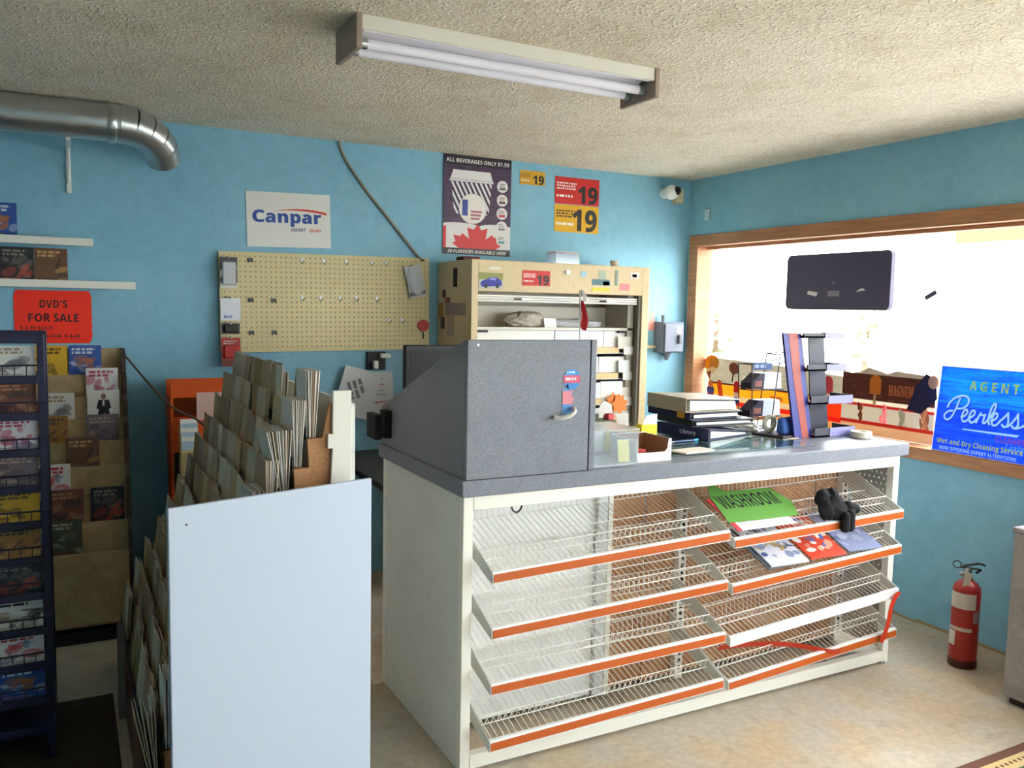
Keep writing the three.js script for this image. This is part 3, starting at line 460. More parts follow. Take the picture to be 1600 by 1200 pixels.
  // crumpled bag, card and film on the upper shelf
  const crump = (x, y, z, sx, sy, sz, s) => { const g = new THREE.IcosahedronGeometry(1, 4), p = g.attributes.position; for (let i = 0; i < p.count; i++) { const a = p.getX(i), b = p.getY(i), d = p.getZ(i), k = 1 + 0.22 * (vn(a * 3 + s + 9, b * 3 + d * 2 + 9, 64) - 0.5) + 0.18 * (vn(a * 8 + s + 30, d * 8 + b * 6 + 30, 64) - 0.5); p.setXYZ(i, a * k * sx, Math.max(b * k * sy, -sy * 0.7), d * k * sz); } g.computeVertexNormals(); g.translate(x, y + sy * 0.7, z); return g; };
  solo('crumpled_bag', 'crumpled grey paper bag on the upper shelf of the tall cabinet', 'bag', crump(2.36, 1.44, -4.3, 0.13, 0.055, 0.07, 1), mat(0xb5ada0, 0.8));
  solo('white_card', 'small white card leaning in front of the crumpled paper bag', 'card', sheet(0.08, 0.055, 0.002).rotateX(-0.3).translate(2.48, 1.44, -4.215), M.paper);
  solo('plastic_film', 'crumpled clear plastic film on the cabinet shelf behind the flag', 'film', crump(2.68, 1.44, -4.29, 0.2, 0.03, 0.06, 5), M.bag);
  // on the top
  const bxm = thing('clear_box', 'small clear plastic box on top of the tall cabinet', 'box', [2.61, top, -4.3]);
  part(bxm, 'walls', [bx(2.53, 2.69, top, top + 0.072, -4.262, -4.26), bx(2.53, 2.69, top, top + 0.072, -4.362, -4.36), bx(2.53, 2.532, top, top + 0.072, -4.36, -4.262), bx(2.688, 2.69, top, top + 0.072, -4.36, -4.262)], M.acrylic); part(bxm, 'lid', bx(2.527, 2.693, top + 0.072, top + 0.076, -4.364, -4.256), mat(0xd9c2bc, 0.4));
  const cup = thing('paper_cup', 'little cream paper cup on top of the tall cabinet', 'cup', [2.9, top, -4.2]); part(cup, 'wall', lathe([[0, 0], [0.02, 0], [0.026, 0.03], [0.029, 0.032], [0.026, 0.034], [0.022, 0.008], [0, 0.008]], 2.9, top, -4.2), mat(0xe2d6bc, 0.6));
  solo('red_case', 'small dark red case on the top corner of the cabinet', 'case', bx(1.955, 2.06, top, top + 0.024, -4.4, -4.3, 0.008), mat(0x6e1f1c, 0.6));
}
// little flag on a stick standing on the counter behind the grey box
{
  const t = thing('stick_flag', 'small red and white flag on a thin stick behind the grey counter box', 'flag', [1.97, 0.995, -3.1]);
  part(t, 'stick', rod([1.99, 0.995, -3.1], [1.966, 1.63, -3.1], 0.004, 8), M.cream);
  part(t, 'foot', lathe([[0, 0], [0.035, 0], [0.03, 0.012], [0, 0.014]], 1.99, 0.995, -3.1), M.black);
  const f = new THREE.PlaneGeometry(0.05, 0.16, 6, 12), p = f.attributes.position; for (let i = 0; i < p.count; i++) { const a = p.getX(i) / 0.05 + 0.5, b = p.getY(i) / 0.16 + 0.5; p.setXYZ(i, a * 0.045 * (0.5 + 0.5 * Math.sin(b * 3 + 0.3)), b * 0.16 + a * -0.02, 0.012 * Math.sin(a * 9 + b * 3)); } f.computeVertexNormals();
  part(t, 'cloth', f.clone().scale(1, 0.75, 1).translate(1.97, 1.47, -3.1), mat(0xa8262c, 0.8, { side: THREE.DoubleSide })); part(t, 'white_band', f.clone().scale(0.8, 0.3, 1).translate(1.97, 1.585, -3.1), mat(0xe8e4e0, 0.8, { side: THREE.DoubleSide }));
}

// ---------------------------------------------------------------- shop counter with sloping wire shelves
const CX0 = 1.115, CX1 = 3.215, CZ = -2.42, CB = -3.2, CT = 0.995;
{
  const c = thing('display_counter', 'white shop counter with sloping wire shelves and orange price strips', 'counter', [(CX0 + CX1) / 2, 0, -2.8]);
  const top = 0.94, p = 0.036;
  const sidep = part(c, 'side_panel', [bx(CX0 + 0.004, CX0 + 0.016, 0.004, top - 0.002, CB + 0.03, CZ - p, 0.002)], M.panel);
  part(sidep, 'side_rail', bx(CX0, CX0 + 0.018, top - 0.06, top - 0.002, CB + 0.03, CZ - p, 0.003), M.panel);
  for (const [x, z] of [[CX0, CZ - p], [CX1 - p, CZ - p], [CX0, CB], [CX1 - p, CB]]) part(c, 'post', bx(x, x + p, 0, top, z, z + p - 0.002, 0.003), M.cream);
  part(c, 'top_rail', bx(CX0 + p, CX1 - p, 0.892, top, CZ - p, CZ - 0.001, 0.003), M.cream);
  part(c, 'bottom_rail', bx(CX0 + p, CX1 - p, 0.012, 0.06, CZ - p, CZ - 0.001, 0.003), M.cream);
  part(c, 'foot', [rod([3.19, 0, -2.44], [3.19, 0.01, -2.44], 0.02, 14), rod([3.19, 0.01, -2.44], [3.19, 0.03, -2.44], 0.006, 8)], M.grey);
  // perforated end panel
  const holes = []; for (let j = 0; j < 34; j++) for (let i = 0; i < 8; i++) { const z = -2.462 - i * 0.0255 - (j % 2) * 0.0127, y = 0.09 + j * 0.0245; if (z < -2.655) continue; const q = []; for (let k = 0; k < 6; k++) q.push([-z + 0.0046 * Math.cos(-k * PI / 3), y + 0.0046 * Math.sin(-k * PI / 3)]); holes.push(q); }
  const pg = ext([[2.456, 0.06], [2.67, 0.06], [2.67, 0.935], [2.456, 0.935]], 0.0025, holes); pg.rotateY(PI / 2); pg.translate(CX1 - 0.012, 0, 0);
  part(c, 'perforated_panel', uvm(pg), mat(0xb9b4a6, 0.5));
  part(c, 'end_panel', bx(CX1 - 0.012, CX1 - 0.004, 0.004, top - 0.002, CB + 0.036, -2.7), M.panel);
  // uprights with slots, and the back
  const upright = (x, w, m) => { const u = part(c, 'upright', bx(x, x + w, 0.02, 0.935, -2.695, -2.665, 0.002), m); const s = []; for (let k = 0; k < 30; k++) s.push(bx(x + w * 0.32, x + w * 0.68, 0.06 + k * 0.029, 0.076 + k * 0.029, -2.6655, -2.6642)); part(u, 'slots', s, M.dark); };
  upright(2.205, 0.04, M.cream); upright(3.15, 0.04, M.cream);
  part(c, 'channel', [bx(1.795, 1.84, 0.03, 0.93, -2.68, -2.655, 0.003)], mat(0xc9ccca, 0.4)); part(c, 'channel_edge', bx(1.84, 1.862, 0.03, 0.93, -2.69, -2.65, 0.002), M.cream);
  part(c, 'liner_panel', bx(CX0 + 0.03, 1.795, 0.03, 0.935, -2.69, -2.682), M.white);
  part(c, 'liner_side', bx(CX0 + 0.02, CX0 + 0.03, 0.03, 0.935, -2.69, -2.46), M.white);
  let xx = 1.862; [0.075, 0.12, 0.16, 0.3, 0.22, 0.28, 0.2].forEach((w, i) => { part(c, 'back_board', bx(xx, Math.min(xx + w - 0.003, CX1 - 0.02), 0.03, 0.935, -2.704 - (i % 2) * 0.006, -2.698 - (i % 2) * 0.006), M.hard); xx += w; });
  part(c, 'floor_plate', bx(CX0 + 0.02, CX1 - 0.02, 0.03, 0.036, CB + 0.04, -2.705), M.hard);
  // one sloping wire shelf: the wires are the part, lip, strip and end plates belong to it
  function shelf(xa, ya, xb, yb, strip) {
    const L = Math.hypot(xb - xa, yb - ya), w = [], r = 0.0016, n = Math.round(L / 0.0235);
    for (let i = 1; i < n; i++) { const x = i * L / n; w.push(rod([x, -0.02, -0.004], [x, 0.085, -0.325], r, 5, true), rod([x, 0.085, -0.325], [x, 0.16, -0.33], r, 5, true)); }
    for (const [y, z] of [[0.085, -0.323], [0.0455, -0.2], [0.0105, -0.095], [0.041, -0.091], [0.158, -0.333]]) w.push(rod([0.002, y, z], [L - 0.002, y, z], r * 1.25, 6, true));
    for (let i = 0; i < n; i++) { const x = (i + 0.5) * L / n; w.push(rod([x - 0.006, 0.0105, -0.096], [x + 0.006, 0.041, -0.091], r * 0.85, 5, true)); }
    const g = mg(w), m = new THREE.Mesh(g, M.wire); m.name = 'wire_shelf'; c.add(m);
    m.position.set(xa - c.position.x, ya, -2.33 - c.position.z); m.rotation.z = Math.atan2(yb - ya, xb - xa);
    part(m, 'front_lip', [bx(0, L, -0.038, 0.002, -0.006, 0, 0.002), bx(0, L, -0.002, 0.002, -0.014, -0.006)], M.lip);
    if (strip) part(m, 'price_strip', bx(0.004, L - 0.004, -0.033, -0.006, 0.0002, 0.003, 0.001), M.orange, 'orange price strip');
    for (const x of [0, L - 0.0025]) part(m, 'end_plate', extX([[0, -0.038], [0, 0], [-0.33, 0.15], [-0.33, 0.06]], x, x + 0.0025), mat(0xd2d2c8, 0.45));
  }
  [[0.708, 0.738], [0.524, 0.548], [0.338, 0.346], [0.146, 0.166]].forEach(([a, b]) => shelf(1.178, a, 2.168, b, true));
  [[0.704, 0.724], [0.527, 0.572], [0.322, 0.38], [0.15, 0.203]].forEach(([a, b], i) => shelf(2.19, a, 3.138, b, i !== 2));
  const w = solo('counter_worktop', 'grey speckled laminate worktop of the shop counter', 'worktop', bx(1.103, 3.25, top, CT, -3.225, -2.405, 0.004), M.laminate);
  solo('small_clip', 'small black clip hanging under the counter top rail', 'clip', [tube([[1.3, 0.892, -2.44], [1.305, 0.875, -2.44], [1.32, 0.866, -2.44], [1.335, 0.876, -2.44], [1.34, 0.892, -2.44]], 0.003, 20, 6)], M.black);
}
// grey box with sloping top on the counter
{
  const c = thing('counter_box', 'grey laminate box with sloping top on the counter', 'box', [1.36, CT, -2.8]);
  const prof = [[-3.215, CT], [-2.425, CT], [-2.425, 1.428], [-3.215, 1.126]];
  part(c, 'front_panel', bx(1.115, 1.575, CT + 0.001, 1.446, -2.424, -2.406, 0.003), M.laminate);
  part(c, 'side_panel', extX(prof, 1.115, 1.133), M.laminate); part(c, 'side_panel', extX(prof, 1.582, 1.602), M.laminate);
  part(c, 'edge_strip', bx(1.579, 1.602, CT + 0.001, 1.446, -2.424, -2.406, 0.003), M.laminate);
  part(c, 'sloping_top', extX([[-3.22, 1.126], [-2.425, 1.428], [-2.425, 1.446], [-3.22, 1.144]], 1.115, 1.602), M.laminate);
  part(c, 'back_panel', bx(1.134, 1.581, CT, 1.125, -3.213, -3.2), M.laminate);
  const oct = []; for (let k = 0; k < 8; k++) oct.push([0.036 * Math.cos(k * PI / 4 + PI / 8), 0.036 * Math.sin(k * PI / 4 + PI / 8)]);
  const og = prep(ext(oct, 0.001)); for (let i = 0; i < og.attributes.position.count; i++) og.attributes.uv.setXY(i, og.attributes.position.getX(i) / 0.074 + 0.5, og.attributes.position.getY(i) / 0.074 + 0.5);
  part(c, 'eight_sided_sticker', og.translate(1.502, 1.313, -2.4055), printMat(canvasTex(96, 96, (g, w, h) => { g.fillStyle = '#2f7fc8'; g.fillRect(0, 0, w, h); g.fillStyle = '#c8506a'; g.fillRect(0, 30, w, 34); dashes(g, 22, 12, 50, 1, 9, 4, '#bfe0f2'); dashes(g, 16, 40, 60, 1, 12, 4, '#efd0d6'); })), 'blue and pink eight-sided sticker');
  part(c, 'torn_sticker', ext([[-0.02, -0.05], [0.012, -0.06], [0.024, -0.04], [0.016, -0.02], [0.028, -0.004], [0.014, 0.008], [0.022, 0.024], [0.004, 0.03], [0, 0.05], [-0.01, 0.034], [-0.02, 0.028]], 0.001).translate(1.487, 1.25, -2.4055), mat(0x4f86c4, 0.5)); part(c, 'torn_sticker', ext([[-0.02, -0.022], [0.016, -0.024], [0.026, -0.002], [0.012, 0.008], [0.02, 0.022], [-0.02, 0.022]], 0.001).translate(1.487, 1.252, -2.4045), mat(0xd07a84, 0.5));
  part(c, 'door_pull', [tube([[1.43, 1.188, -2.395], [1.45, 1.186, -2.385], [1.478, 1.192, -2.378], [1.5, 1.206, -2.38], [1.508, 1.216, -2.4]], 0.008, 20, 10)], mat(0xc9c6c0, 0.35));
  part(c, 'screw', [rod([1.15, 1.43, -2.406], [1.15, 1.43, -2.403], 0.004, 8)], M.chrome);
  part(c, 'bracket', [bx(1.085, 1.115, 1.03, 1.14, -3.16, -3.1, 0.004), bx(1.06, 1.09, 1.02, 1.12, -3.25, -3.14, 0.004), bx(1.085, 1.115, 1.04, 1.09, -3.2, -3.15, 0.004)], M.blackMatt, 'black bracket');
}

// ---------------------------------------------------------------- small things on the counter
{
  const t = thing('acrylic_box', 'clear acrylic donation style box on the counter edge', 'box', [1.71, CT, -2.52]);
  const [a, b, y1, z0, z1] = [1.612, 1.812, 1.122, -2.62, -2.435];
  part(t, 'front_wall', bx(a, b, CT, y1, z1 - 0.004, z1), M.acrylic); part(t, 'rear_wall', bx(a, b, CT, y1, z0, z0 + 0.004), M.acrylic); part(t, 'side_wall', bx(a, a + 0.004, CT, y1, z0 + 0.004, z1 - 0.004), M.acrylic); part(t, 'side_wall', bx(b - 0.004, b, CT, y1, z0 + 0.004, z1 - 0.004), M.acrylic);
  part(t, 'lid', bx(a - 0.002, b + 0.002, y1, y1 + 0.005, z0 - 0.002, z1 + 0.002, 0.001), new THREE.MeshPhysicalMaterial({ color: 0xe9ecee, roughness: 0.25, transmission: 0.6, thickness: 0 })); part(t, 'edge', [bx(a, b, CT, CT + 0.006, z0 + 0.004, z1 - 0.004)], mat(0xd5d9db, 0.3));
  part(t, 'coin_slot', bx(1.68, 1.73, y1 + 0.005, y1 + 0.0058, -2.55, -2.545), M.grey);
  solo('yellow_slip', 'yellow slip of paper inside the clear acrylic box', 'paper', sheet(0.05, 0.08, 0.001).rotateX(-0.15).translate(1.775, CT + 0.007, -2.47), mat(0xe8e08a, 0.7));
  const lid = solo('coin_dish', 'small round clear dish on the acrylic box lid', 'dish', lathe([[0, 0], [0.022, 0], [0.026, 0.008], [0.024, 0.008], [0.02, 0.003], [0, 0.003]], 1.64, y1 + 0.006, -2.56), M.acrylic);
  // open carton
  const c = thing('open_carton', 'white open carton with brown inside and cut front corner', 'carton', [1.9, CT, -2.545]);
  const x0 = 1.826, x1 = 1.982, f = -2.462, k = -2.628, hh = 0.082, brown = mat(0x8f5a38, 0.8);
  part(c, 'front_wall', ext([[x0, CT], [x1, CT], [x1, CT + hh], [x1 - 0.012, CT + hh], [x1 - 0.018, CT + 0.045], [x1 - 0.03, CT + 0.034], [x0, CT + 0.034]], 0.003).translate(0, 0, f - 0.003), M.white);
  part(c, 'side_wall', [bx(x1 - 0.003, x1, CT, CT + hh, k, f - 0.003)], M.white); part(c, 'side_wall', bx(x0, x0 + 0.003, CT, CT + hh, k, f - 0.003), M.white); part(c, 'inner_back', bx(x0 + 0.003, x1 - 0.003, CT + 0.003, CT + hh, k + 0.003, k + 0.005), brown); part(c, 'rear_wall', bx(x0, x1, CT, CT + hh + 0.002, k - 0.001, k + 0.003), M.white); part(c, 'base', bx(x0 + 0.003, x1 - 0.003, CT, CT + 0.003, k + 0.005, f - 0.003), brown); part(c, 'inner_side', bx(x1 - 0.005, x1 - 0.003, CT + 0.003, CT + hh, k + 0.005, f - 0.004), brown);
  solo('red_lighter', 'small red box lying in the open white carton', 'box', bx(1.845, 1.895, CT + 0.003, CT + 0.04, -2.55, -2.5, 0.004), M.red);
  const y = thing('yellow_carton', 'yellow carton with raised white flap behind the open carton', 'carton', [2.03, CT, -2.68], -0.1);
  part(y, 'body', bx(-0.036, 0.036, 0, 0.105, -0.02, 0.02, 0.002), mat(0xe8da28, 0.6)); part(y, 'flap', ext([[-0.03, 0], [0.036, 0], [0.036, 0.042], [-0.012, 0.036]], 0.0015).translate(0, 0.105, 0.016), mat(0xe9e6d8, 0.7)); part(y, 'round_mark', [rod([0.008, 0.05, 0.0195], [0.008, 0.05, 0.0212], 0.018, 14)], mat(0xb9bccb, 0.6));
  const yb = thing('yellow_box', 'flat yellow box with black print beside the raised carton flap', 'box', [1.93, CT, -2.72], -0.2); part(yb, 'body', bx(-0.075, 0.075, 0, 0.09, -0.03, 0.03, 0.002), mat(0xd9c22e, 0.6)); part(yb, 'print', sheet(0.13, 0.02, 0.001).translate(0, 0.062, 0.0302), printMat(canvasTex(128, 24, (g) => { g.fillStyle = '#d9c22e'; g.fillRect(0, 0, 128, 24); dashes(g, 6, 5, 110, 1, 14, 2, '#2a2614'); })));
  part(yb, 'open_flap', ext([[-0.08, 0], [-0.01, 0], [-0.022, 0.05], [-0.075, 0.05]], 0.0015).translate(0.01, 0.09, -0.02), mat(0xc9a888, 0.8));
  const gb = thing('green_box', 'white and green box behind the clear acrylic box', 'box', [1.84, CT, -2.75]); part(gb, 'body', bx(1.79, 1.9, CT, CT + 0.11, -2.79, -2.71, 0.002), M.white); part(gb, 'green_band', bx(1.7895, 1.9005, CT + 0.085, CT + 0.1, -2.7905, -2.7095), mat(0x6f9a44, 0.6)); part(gb, 'lid', bx(1.788, 1.902, CT + 0.11, CT + 0.122, -2.792, -2.708, 0.002), mat(0x5e6a50, 0.6));
  solo('red_tin', 'tiny red box on the white and green box', 'box', bx(1.873, 1.9, CT + 0.122, CT + 0.146, -2.75, -2.72, 0.003), mat(0xc43a3a, 0.5));
  const st = thing('card_holder', 'white card holder with orange star shaped cards', 'holder', [1.97, CT, -2.84]);
  part(st, 'tray', bx(1.9, 2.05, CT, CT + 0.13, -2.88, -2.83, 0.003), mat(0xcdcac4, 0.7)); part(st, 'back_card', sheet(0.105, 0.13, 0.002).rotateX(-0.08).translate(1.985, CT + 0.13, -2.86), mat(0xe9e2d0, 0.7));
  const star = []; for (let i = 0; i < 14; i++) { const r = i % 2 ? 0.03 : 0.044, a = i * PI / 7; star.push([r * Math.cos(a), r * Math.sin(a)]); }
  for (const [dx, rot] of [[0, 0], [0.022, 0.3]]) part(st, 'star_card', ext(star, 0.002).rotateZ(rot).translate(1.985 + dx, CT + 0.175 - dx * 0.4, -2.845 + dx * 0.3), mat(0xd9772a, 0.7)); part(st, 'front_flap', ext([[1.9, CT + 0.13], [1.97, CT + 0.13], [1.962, CT + 0.17], [1.925, CT + 0.185], [1.905, CT + 0.165]], 0.0015).translate(0, 0, -2.832), mat(0xc9c6c2, 0.7));
  // glass mat, sheets and pen
  solo('glass_mat', 'sheet of clear glass lying on the counter over papers', 'glass sheet', bx(2.0, 2.78, CT + 0.0022, CT + 0.008, -2.93, -2.5, 0.001), new THREE.MeshPhysicalMaterial({ color: 0xe4f2f2, roughness: 0.02, transmission: 1, thickness: 0, ior: 1.5 }));
  for (const [x, z, w, d, a, col, lab] of [[2.17, -2.62, 0.22, 0.15, 0.2, 0xf2e8d8, 'cream paper under the counter glass beside the open carton'], [2.48, -2.65, 0.26, 0.2, -0.15, 0xdcecf4, 'pale blue paper under the middle of the counter glass'], [2.66, -2.8, 0.18, 0.14, 0.3, 0xe6e8ea, 'white paper under the counter glass by the binders']]) placed('paper_sheet', lab, 'paper', bx(-w / 2, w / 2, 0, 0.0006, -d / 2, d / 2), mat(col, 0.8), [x, CT + 0.0004 + x * 0.0002, z], [0, a, 0]);
  placed('card_pad', 'small cream card pad lying on the counter glass', 'paper', bx(-0.08, 0.08, 0, 0.004, -0.04, 0.04), mat(0xf4e8dc, 0.8), [2.17, CT + 0.0082, -2.56], [0, 0.12, 0]);
  const pen = thing('pen', 'dark blue ballpoint pen on the counter glass', 'pen', [2.28, CT + 0.013, -2.745], [0, 0.1, 0]); part(pen, 'barrel', [rod([-0.07, 0, 0], [0.05, 0, 0], 0.005, 12)], mat(0x23406a, 0.4)); part(pen, 'tip', rod([-0.07, 0, 0], [-0.085, 0, 0], 0.005, 12, false, 0.001), M.chrome); part(pen, 'cap', rod([0.05, 0, 0], [0.075, 0, 0], 0.0055, 12), mat(0x3aa0c8, 0.4));
  // binders, spines towards the left
  const binder = (name, lab, x, y, z, turn, spineH, endH, L, W, col, printed) => {
    const t = thing(name, lab, 'binder', [x, y, z], turn);   // local: spine at x=0, runs along z, opens towards +x
    const cm = mat(col, 0.45);
    part(t, 'spine', bx(0, 0.004, 0, spineH, -L / 2, L / 2, 0.002), cm); part(t, 'lower_cover', bx(0.004, W, 0, 0.004, -L / 2, L / 2, 0.001), cm);
    part(t, 'upper_cover', ext([[0.004, spineH - 0.004], [W, endH - 0.004], [W, endH], [0.004, spineH]], L).translate(0, 0, -L / 2), cm);
    part(t, 'pages', ext([[0.03, 0.006], [W - 0.012, 0.006], [W - 0.02, Math.max(0.009, endH - 0.009)], [0.03, spineH - 0.012]], L - 0.02).translate(0, 0, -L / 2 + 0.01), mat(0xd9d9d6, 0.8));
    part(t, 'ring', [-0.08, 0, 0.08].map(q => { const g = new THREE.TorusGeometry(spineH * 0.36, 0.002, 6, 14); g.translate(spineH * 0.36 + 0.006, spineH * 0.5, q); return g; }), M.chrome);
    if (printed) part(t, 'spine_print', sheet(L * 0.7, spineH * 0.7, 0.0006).rotateY(-PI / 2).translate(-0.0008, spineH * 0.15, 0), printed);
    return t;
  };
  const lib = printMat(canvasTex(256, 48, (g, w, h) => { g.fillStyle = '#1d2348'; g.fillRect(0, 0, w, h); txt(g, 'Library', 118, 35, 'bold 32px sans-serif', '#c9cce0'); }));
  let y0 = CT + 0.0085;
  binder('navy_binder', 'navy binder with white Library lettering at the bottom of the pile', 2.36, y0, -2.87, 0.22, 0.05, 0.022, 0.29, 0.3, 0x1d2348, lib); y0 += 0.0502;
  binder('black_binder', 'black binder in the middle of the binder pile', 2.37, y0, -2.94, -0.05, 0.03, 0.026, 0.28, 0.34, 0x1a1a20);  y0 += 0.0302;
  const bb = binder('blue_yellow_book', 'dark blue binder with yellow patch below the beige binder', 2.35, y0, -2.95, 0.02, 0.032, 0.03, 0.29, 0.3, 0x20254c); part(bb, 'yellow_patch', bx(-0.0012, 0, 0.004, 0.028, 0.06, 0.11), mat(0xe09a28, 0.6)); y0 += 0.0322;
  binder('beige_binder', 'thick beige binder full of pages on top of the binder pile', 2.335, y0, -2.95, -0.02, 0.062, 0.05, 0.28, 0.3, 0xb5a88c);
  // mesh basket
  const mb = thing('mesh_basket', 'small black mesh basket beside the binder pile', 'basket', [2.83, CT, -3.08]);
  { const l = []; const [a, b, z0, z1, h] = [2.75, 2.93, -3.13, -3.03, 0.075]; for (let i = 0; i <= 18; i++) { const x = a + (b - a) * i / 18; l.push(rod([x, CT + 0.003, z1], [x, CT + h, z1], 0.0017, 4, true), rod([x, CT + 0.003, z0], [x, CT + h, z0], 0.0017, 4, true)); } for (let i = 0; i <= 10; i++) { const z = z0 + (z1 - z0) * i / 10; l.push(rod([a, CT + 0.003, z], [a, CT + h, z], 0.0017, 4, true), rod([b, CT + 0.003, z], [b, CT + h, z], 0.0017, 4, true)); } for (let j = 0; j <= 7; j++) { const y = CT + 0.003 + h * j / 7.5; l.push(rod([a, y, z1], [b, y, z1], 0.0017, 4, true), rod([a, y, z0], [b, y, z0], 0.0017, 4, true), rod([a, y, z0], [a, y, z1], 0.0017, 4, true), rod([b, y, z0], [b, y, z1], 0.0017, 4, true)); } part(mb, 'mesh', l, M.black); part(mb, 'rim', [rod([a, CT + h, z1], [b, CT + h, z1], 0.004), rod([a, CT + h, z0], [b, CT + h, z0], 0.004), rod([a, CT + h, z0], [a, CT + h, z1], 0.004), rod([b, CT + h, z0], [b, CT + h, z1], 0.004)], M.black); part(mb, 'base', bx(a, b, CT, CT + 0.003, z0, z1), M.black); }
  solo('coiled_chain', 'little coil of silver chain hanging beside the mesh basket', 'chain', Array.from({ length: 22 }, (_, i) => { const g = new THREE.TorusGeometry(0.006, 0.0015, 5, 10); g.rotateX(i % 2 * PI / 2); g.rotateZ(rr(0, 3)); g.translate(2.7 + rr(-0.025, 0.025), CT + 0.0165 + i * 0.0028, -2.99 + rr(-0.015, 0.015)); return g; }), M.chrome);
  // wire rack with two card boxes and a blue sign
  const wr = thing('wire_card_rack', 'black wire counter rack with small blue header sign', 'rack', [2.96, CT, -3.0]);
  { const r = 0.0028, l = []; for (const z of [-3.06, -2.97]) { l.push(rod([2.87, CT + 0.003, z], [2.852, 1.305, z], r), rod([2.99, CT + 0.003, z], [3.03, 1.35, z], r), rod([2.852, 1.305, z], [3.03, 1.305, z], r), rod([2.87, CT + 0.003, z], [2.99, CT + 0.003, z], r), rod([3.03, 1.35, z], [3.11, 1.358, z], r), rod([3.022, 1.305, z], [3.11, 1.325, z], r)); for (const y of [1.052, 1.182]) l.push(rod([2.86, y, z], [3.06, y, z], r)); } for (const [x, y] of [[2.852, 1.305], [3.03, 1.35], [2.86, 1.052], [3.06, 1.052], [2.86, 1.182], [3.06, 1.182], [3.11, 1.358], [2.87, CT + 0.003], [2.99, CT + 0.003]]) l.push(rod([x, y, -3.06], [x, y, -2.97], r)); part(wr, 'wire_frame', l, M.black); part(wr, 'header_sign', sheet(0.12, 0.032, 0.002).translate(2.915, 1.28, -2.965), printMat(canvasTex(128, 36, (g, w, h) => { g.fillStyle = '#3a5a9a'; g.fillRect(0, 0, w, h); dashes(g, 8, 8, 108, 1, 18, 2, '#a8c0de'); }))); }
  for (const [y, lab] of [[1.186, 'black and white card box on the upper tier of the wire rack'], [1.056, 'black and white card box on the lower tier of the wire rack']]) {
    const b = thing('card_box', lab, 'card box', [2.955, y, -3.015]);
    part(b, 'side', ext([[2.862, y], [2.94, y], [2.945, y + 0.075], [2.92, y + 0.075], [2.862, y + 0.03]], 0.07).translate(0, 0, -3.05), mat(0x2a2238, 0.5)); part(b, 'print', bx(2.885, 2.93, y + 0.012, y + 0.04, -2.98, -2.979), mat(0xa8685a, 0.6)); part(b, 'white_front', ext([[2.942, y], [3.056, y], [3.05, y + 0.075], [2.947, y + 0.075]], 0.07).translate(0, 0, -3.05), mat(0xe6eef8, 0.6));
  }
  // tiered counter display
  const d = thing('tiered_display', 'tall blue and red cardboard display with white shelf labels', 'display', [3.0, CT, -2.72]);
  { const z0 = -2.79, z1 = -2.68, blk = mat(0x0e1022, 0.5), lab = mat(0x7d7cae, 0.5); const [X0, X1] = [2.746, 2.862], lean = 0.1, h = 1.462 - CT;
    part(d, 'side_panel', ext([[X0 + lean, CT], [X1 + lean - 0.01, CT], [X1 - 0.015, CT + h], [X0, CT + h]], 0.012).translate(0, 0, z1 - 0.012), mat(0x1e2478, 0.5)); part(d, 'red_stripe', ext([[X0 + lean + 0.045, CT], [X0 + lean + 0.085, CT], [X0 + lean * 0.45 + 0.075, CT + h * 0.55], [X0 + 0.085, CT + h], [X0 + 0.03, CT + h], [X0 + lean * 0.45 + 0.03, CT + h * 0.55]], 0.001).translate(0, 0, z1), mat(0x93341f, 0.5)); part(d, 'inner_edge', ext([[X1 + lean - 0.01, CT], [X1 + lean + 0.006, CT], [X1 + 0.002, CT + h], [X1 - 0.015, CT + h]], 0.1).translate(0, 0, z0), blk);
    part(d, 'back_panel', ext([[3.035, CT], [3.15, CT], [3.085, CT + h], [2.99, CT + h]], 0.006).translate(0, 0, z0 + 0.02), blk);
    for (const [y, xe, xl, lh] of [[1.442, 3.1, 2.976, 0.022], [1.295, 3.13, 2.998, 0.03], [1.145, 3.18, 3.02, 0.038], [CT, 3.205, 3.04, 0.042]]) { const xs = X0 + 0.1 + lean * (1 - (y - CT) / h); const s = part(d, 'shelf', [bx(xs, xe, y, y + 0.01, z0, z1 + 0.02, 0.001), bx(xs, xl, y, y + lh, z1 + 0.012, z1 + 0.02), bx(xe - 0.004, xe, y, y + lh, z0, z1 + 0.02)], blk); part(s, 'shelf_label', bx(xl, xe - 0.006, y + 0.002, y + lh, z1 + 0.0205, z1 + 0.023), lab); part(s, 'orange_edge', bx(xs, xl, y + 0.0105, y + 0.014, z1 - 0.01, z1 + 0.011), mat(0xc86a44, 0.6)); } }
  // tray with pouch and pens
  const tr = thing('counter_tray', 'beige board tray carrying a blue pouch beside the tiered display', 'tray', [2.82, CT, -2.76], 0.25); part(tr, 'board', bx(-0.1, 0.09, 0, 0.005, -0.1, 0.09, 0.002), mat(0xb9aa90, 0.7)); part(tr, 'dark_insert', bx(-0.08, 0.075, 0.005, 0.016, -0.08, 0.075, 0.003), mat(0x24222c, 0.6));
  solo('blue_pouch', 'small blue fabric pouch standing on the counter tray', 'pouch', (() => { const g = new RoundedBoxGeometry(0.1, 0.075, 0.035, 4, 0.014), p = g.attributes.position; for (let i = 0; i < p.count; i++) { const k = 1 + 0.12 * (p.getY(i) / 0.075); p.setX(i, p.getX(i) * k); p.setZ(i, p.getZ(i) * (1.15 - 0.5 * (p.getY(i) / 0.075))); } g.computeVertexNormals(); g.rotateY(0.2); g.translate(2.84, CT + 0.054, -2.73); return g; })(), mat(0x3a5a9c, 0.9));
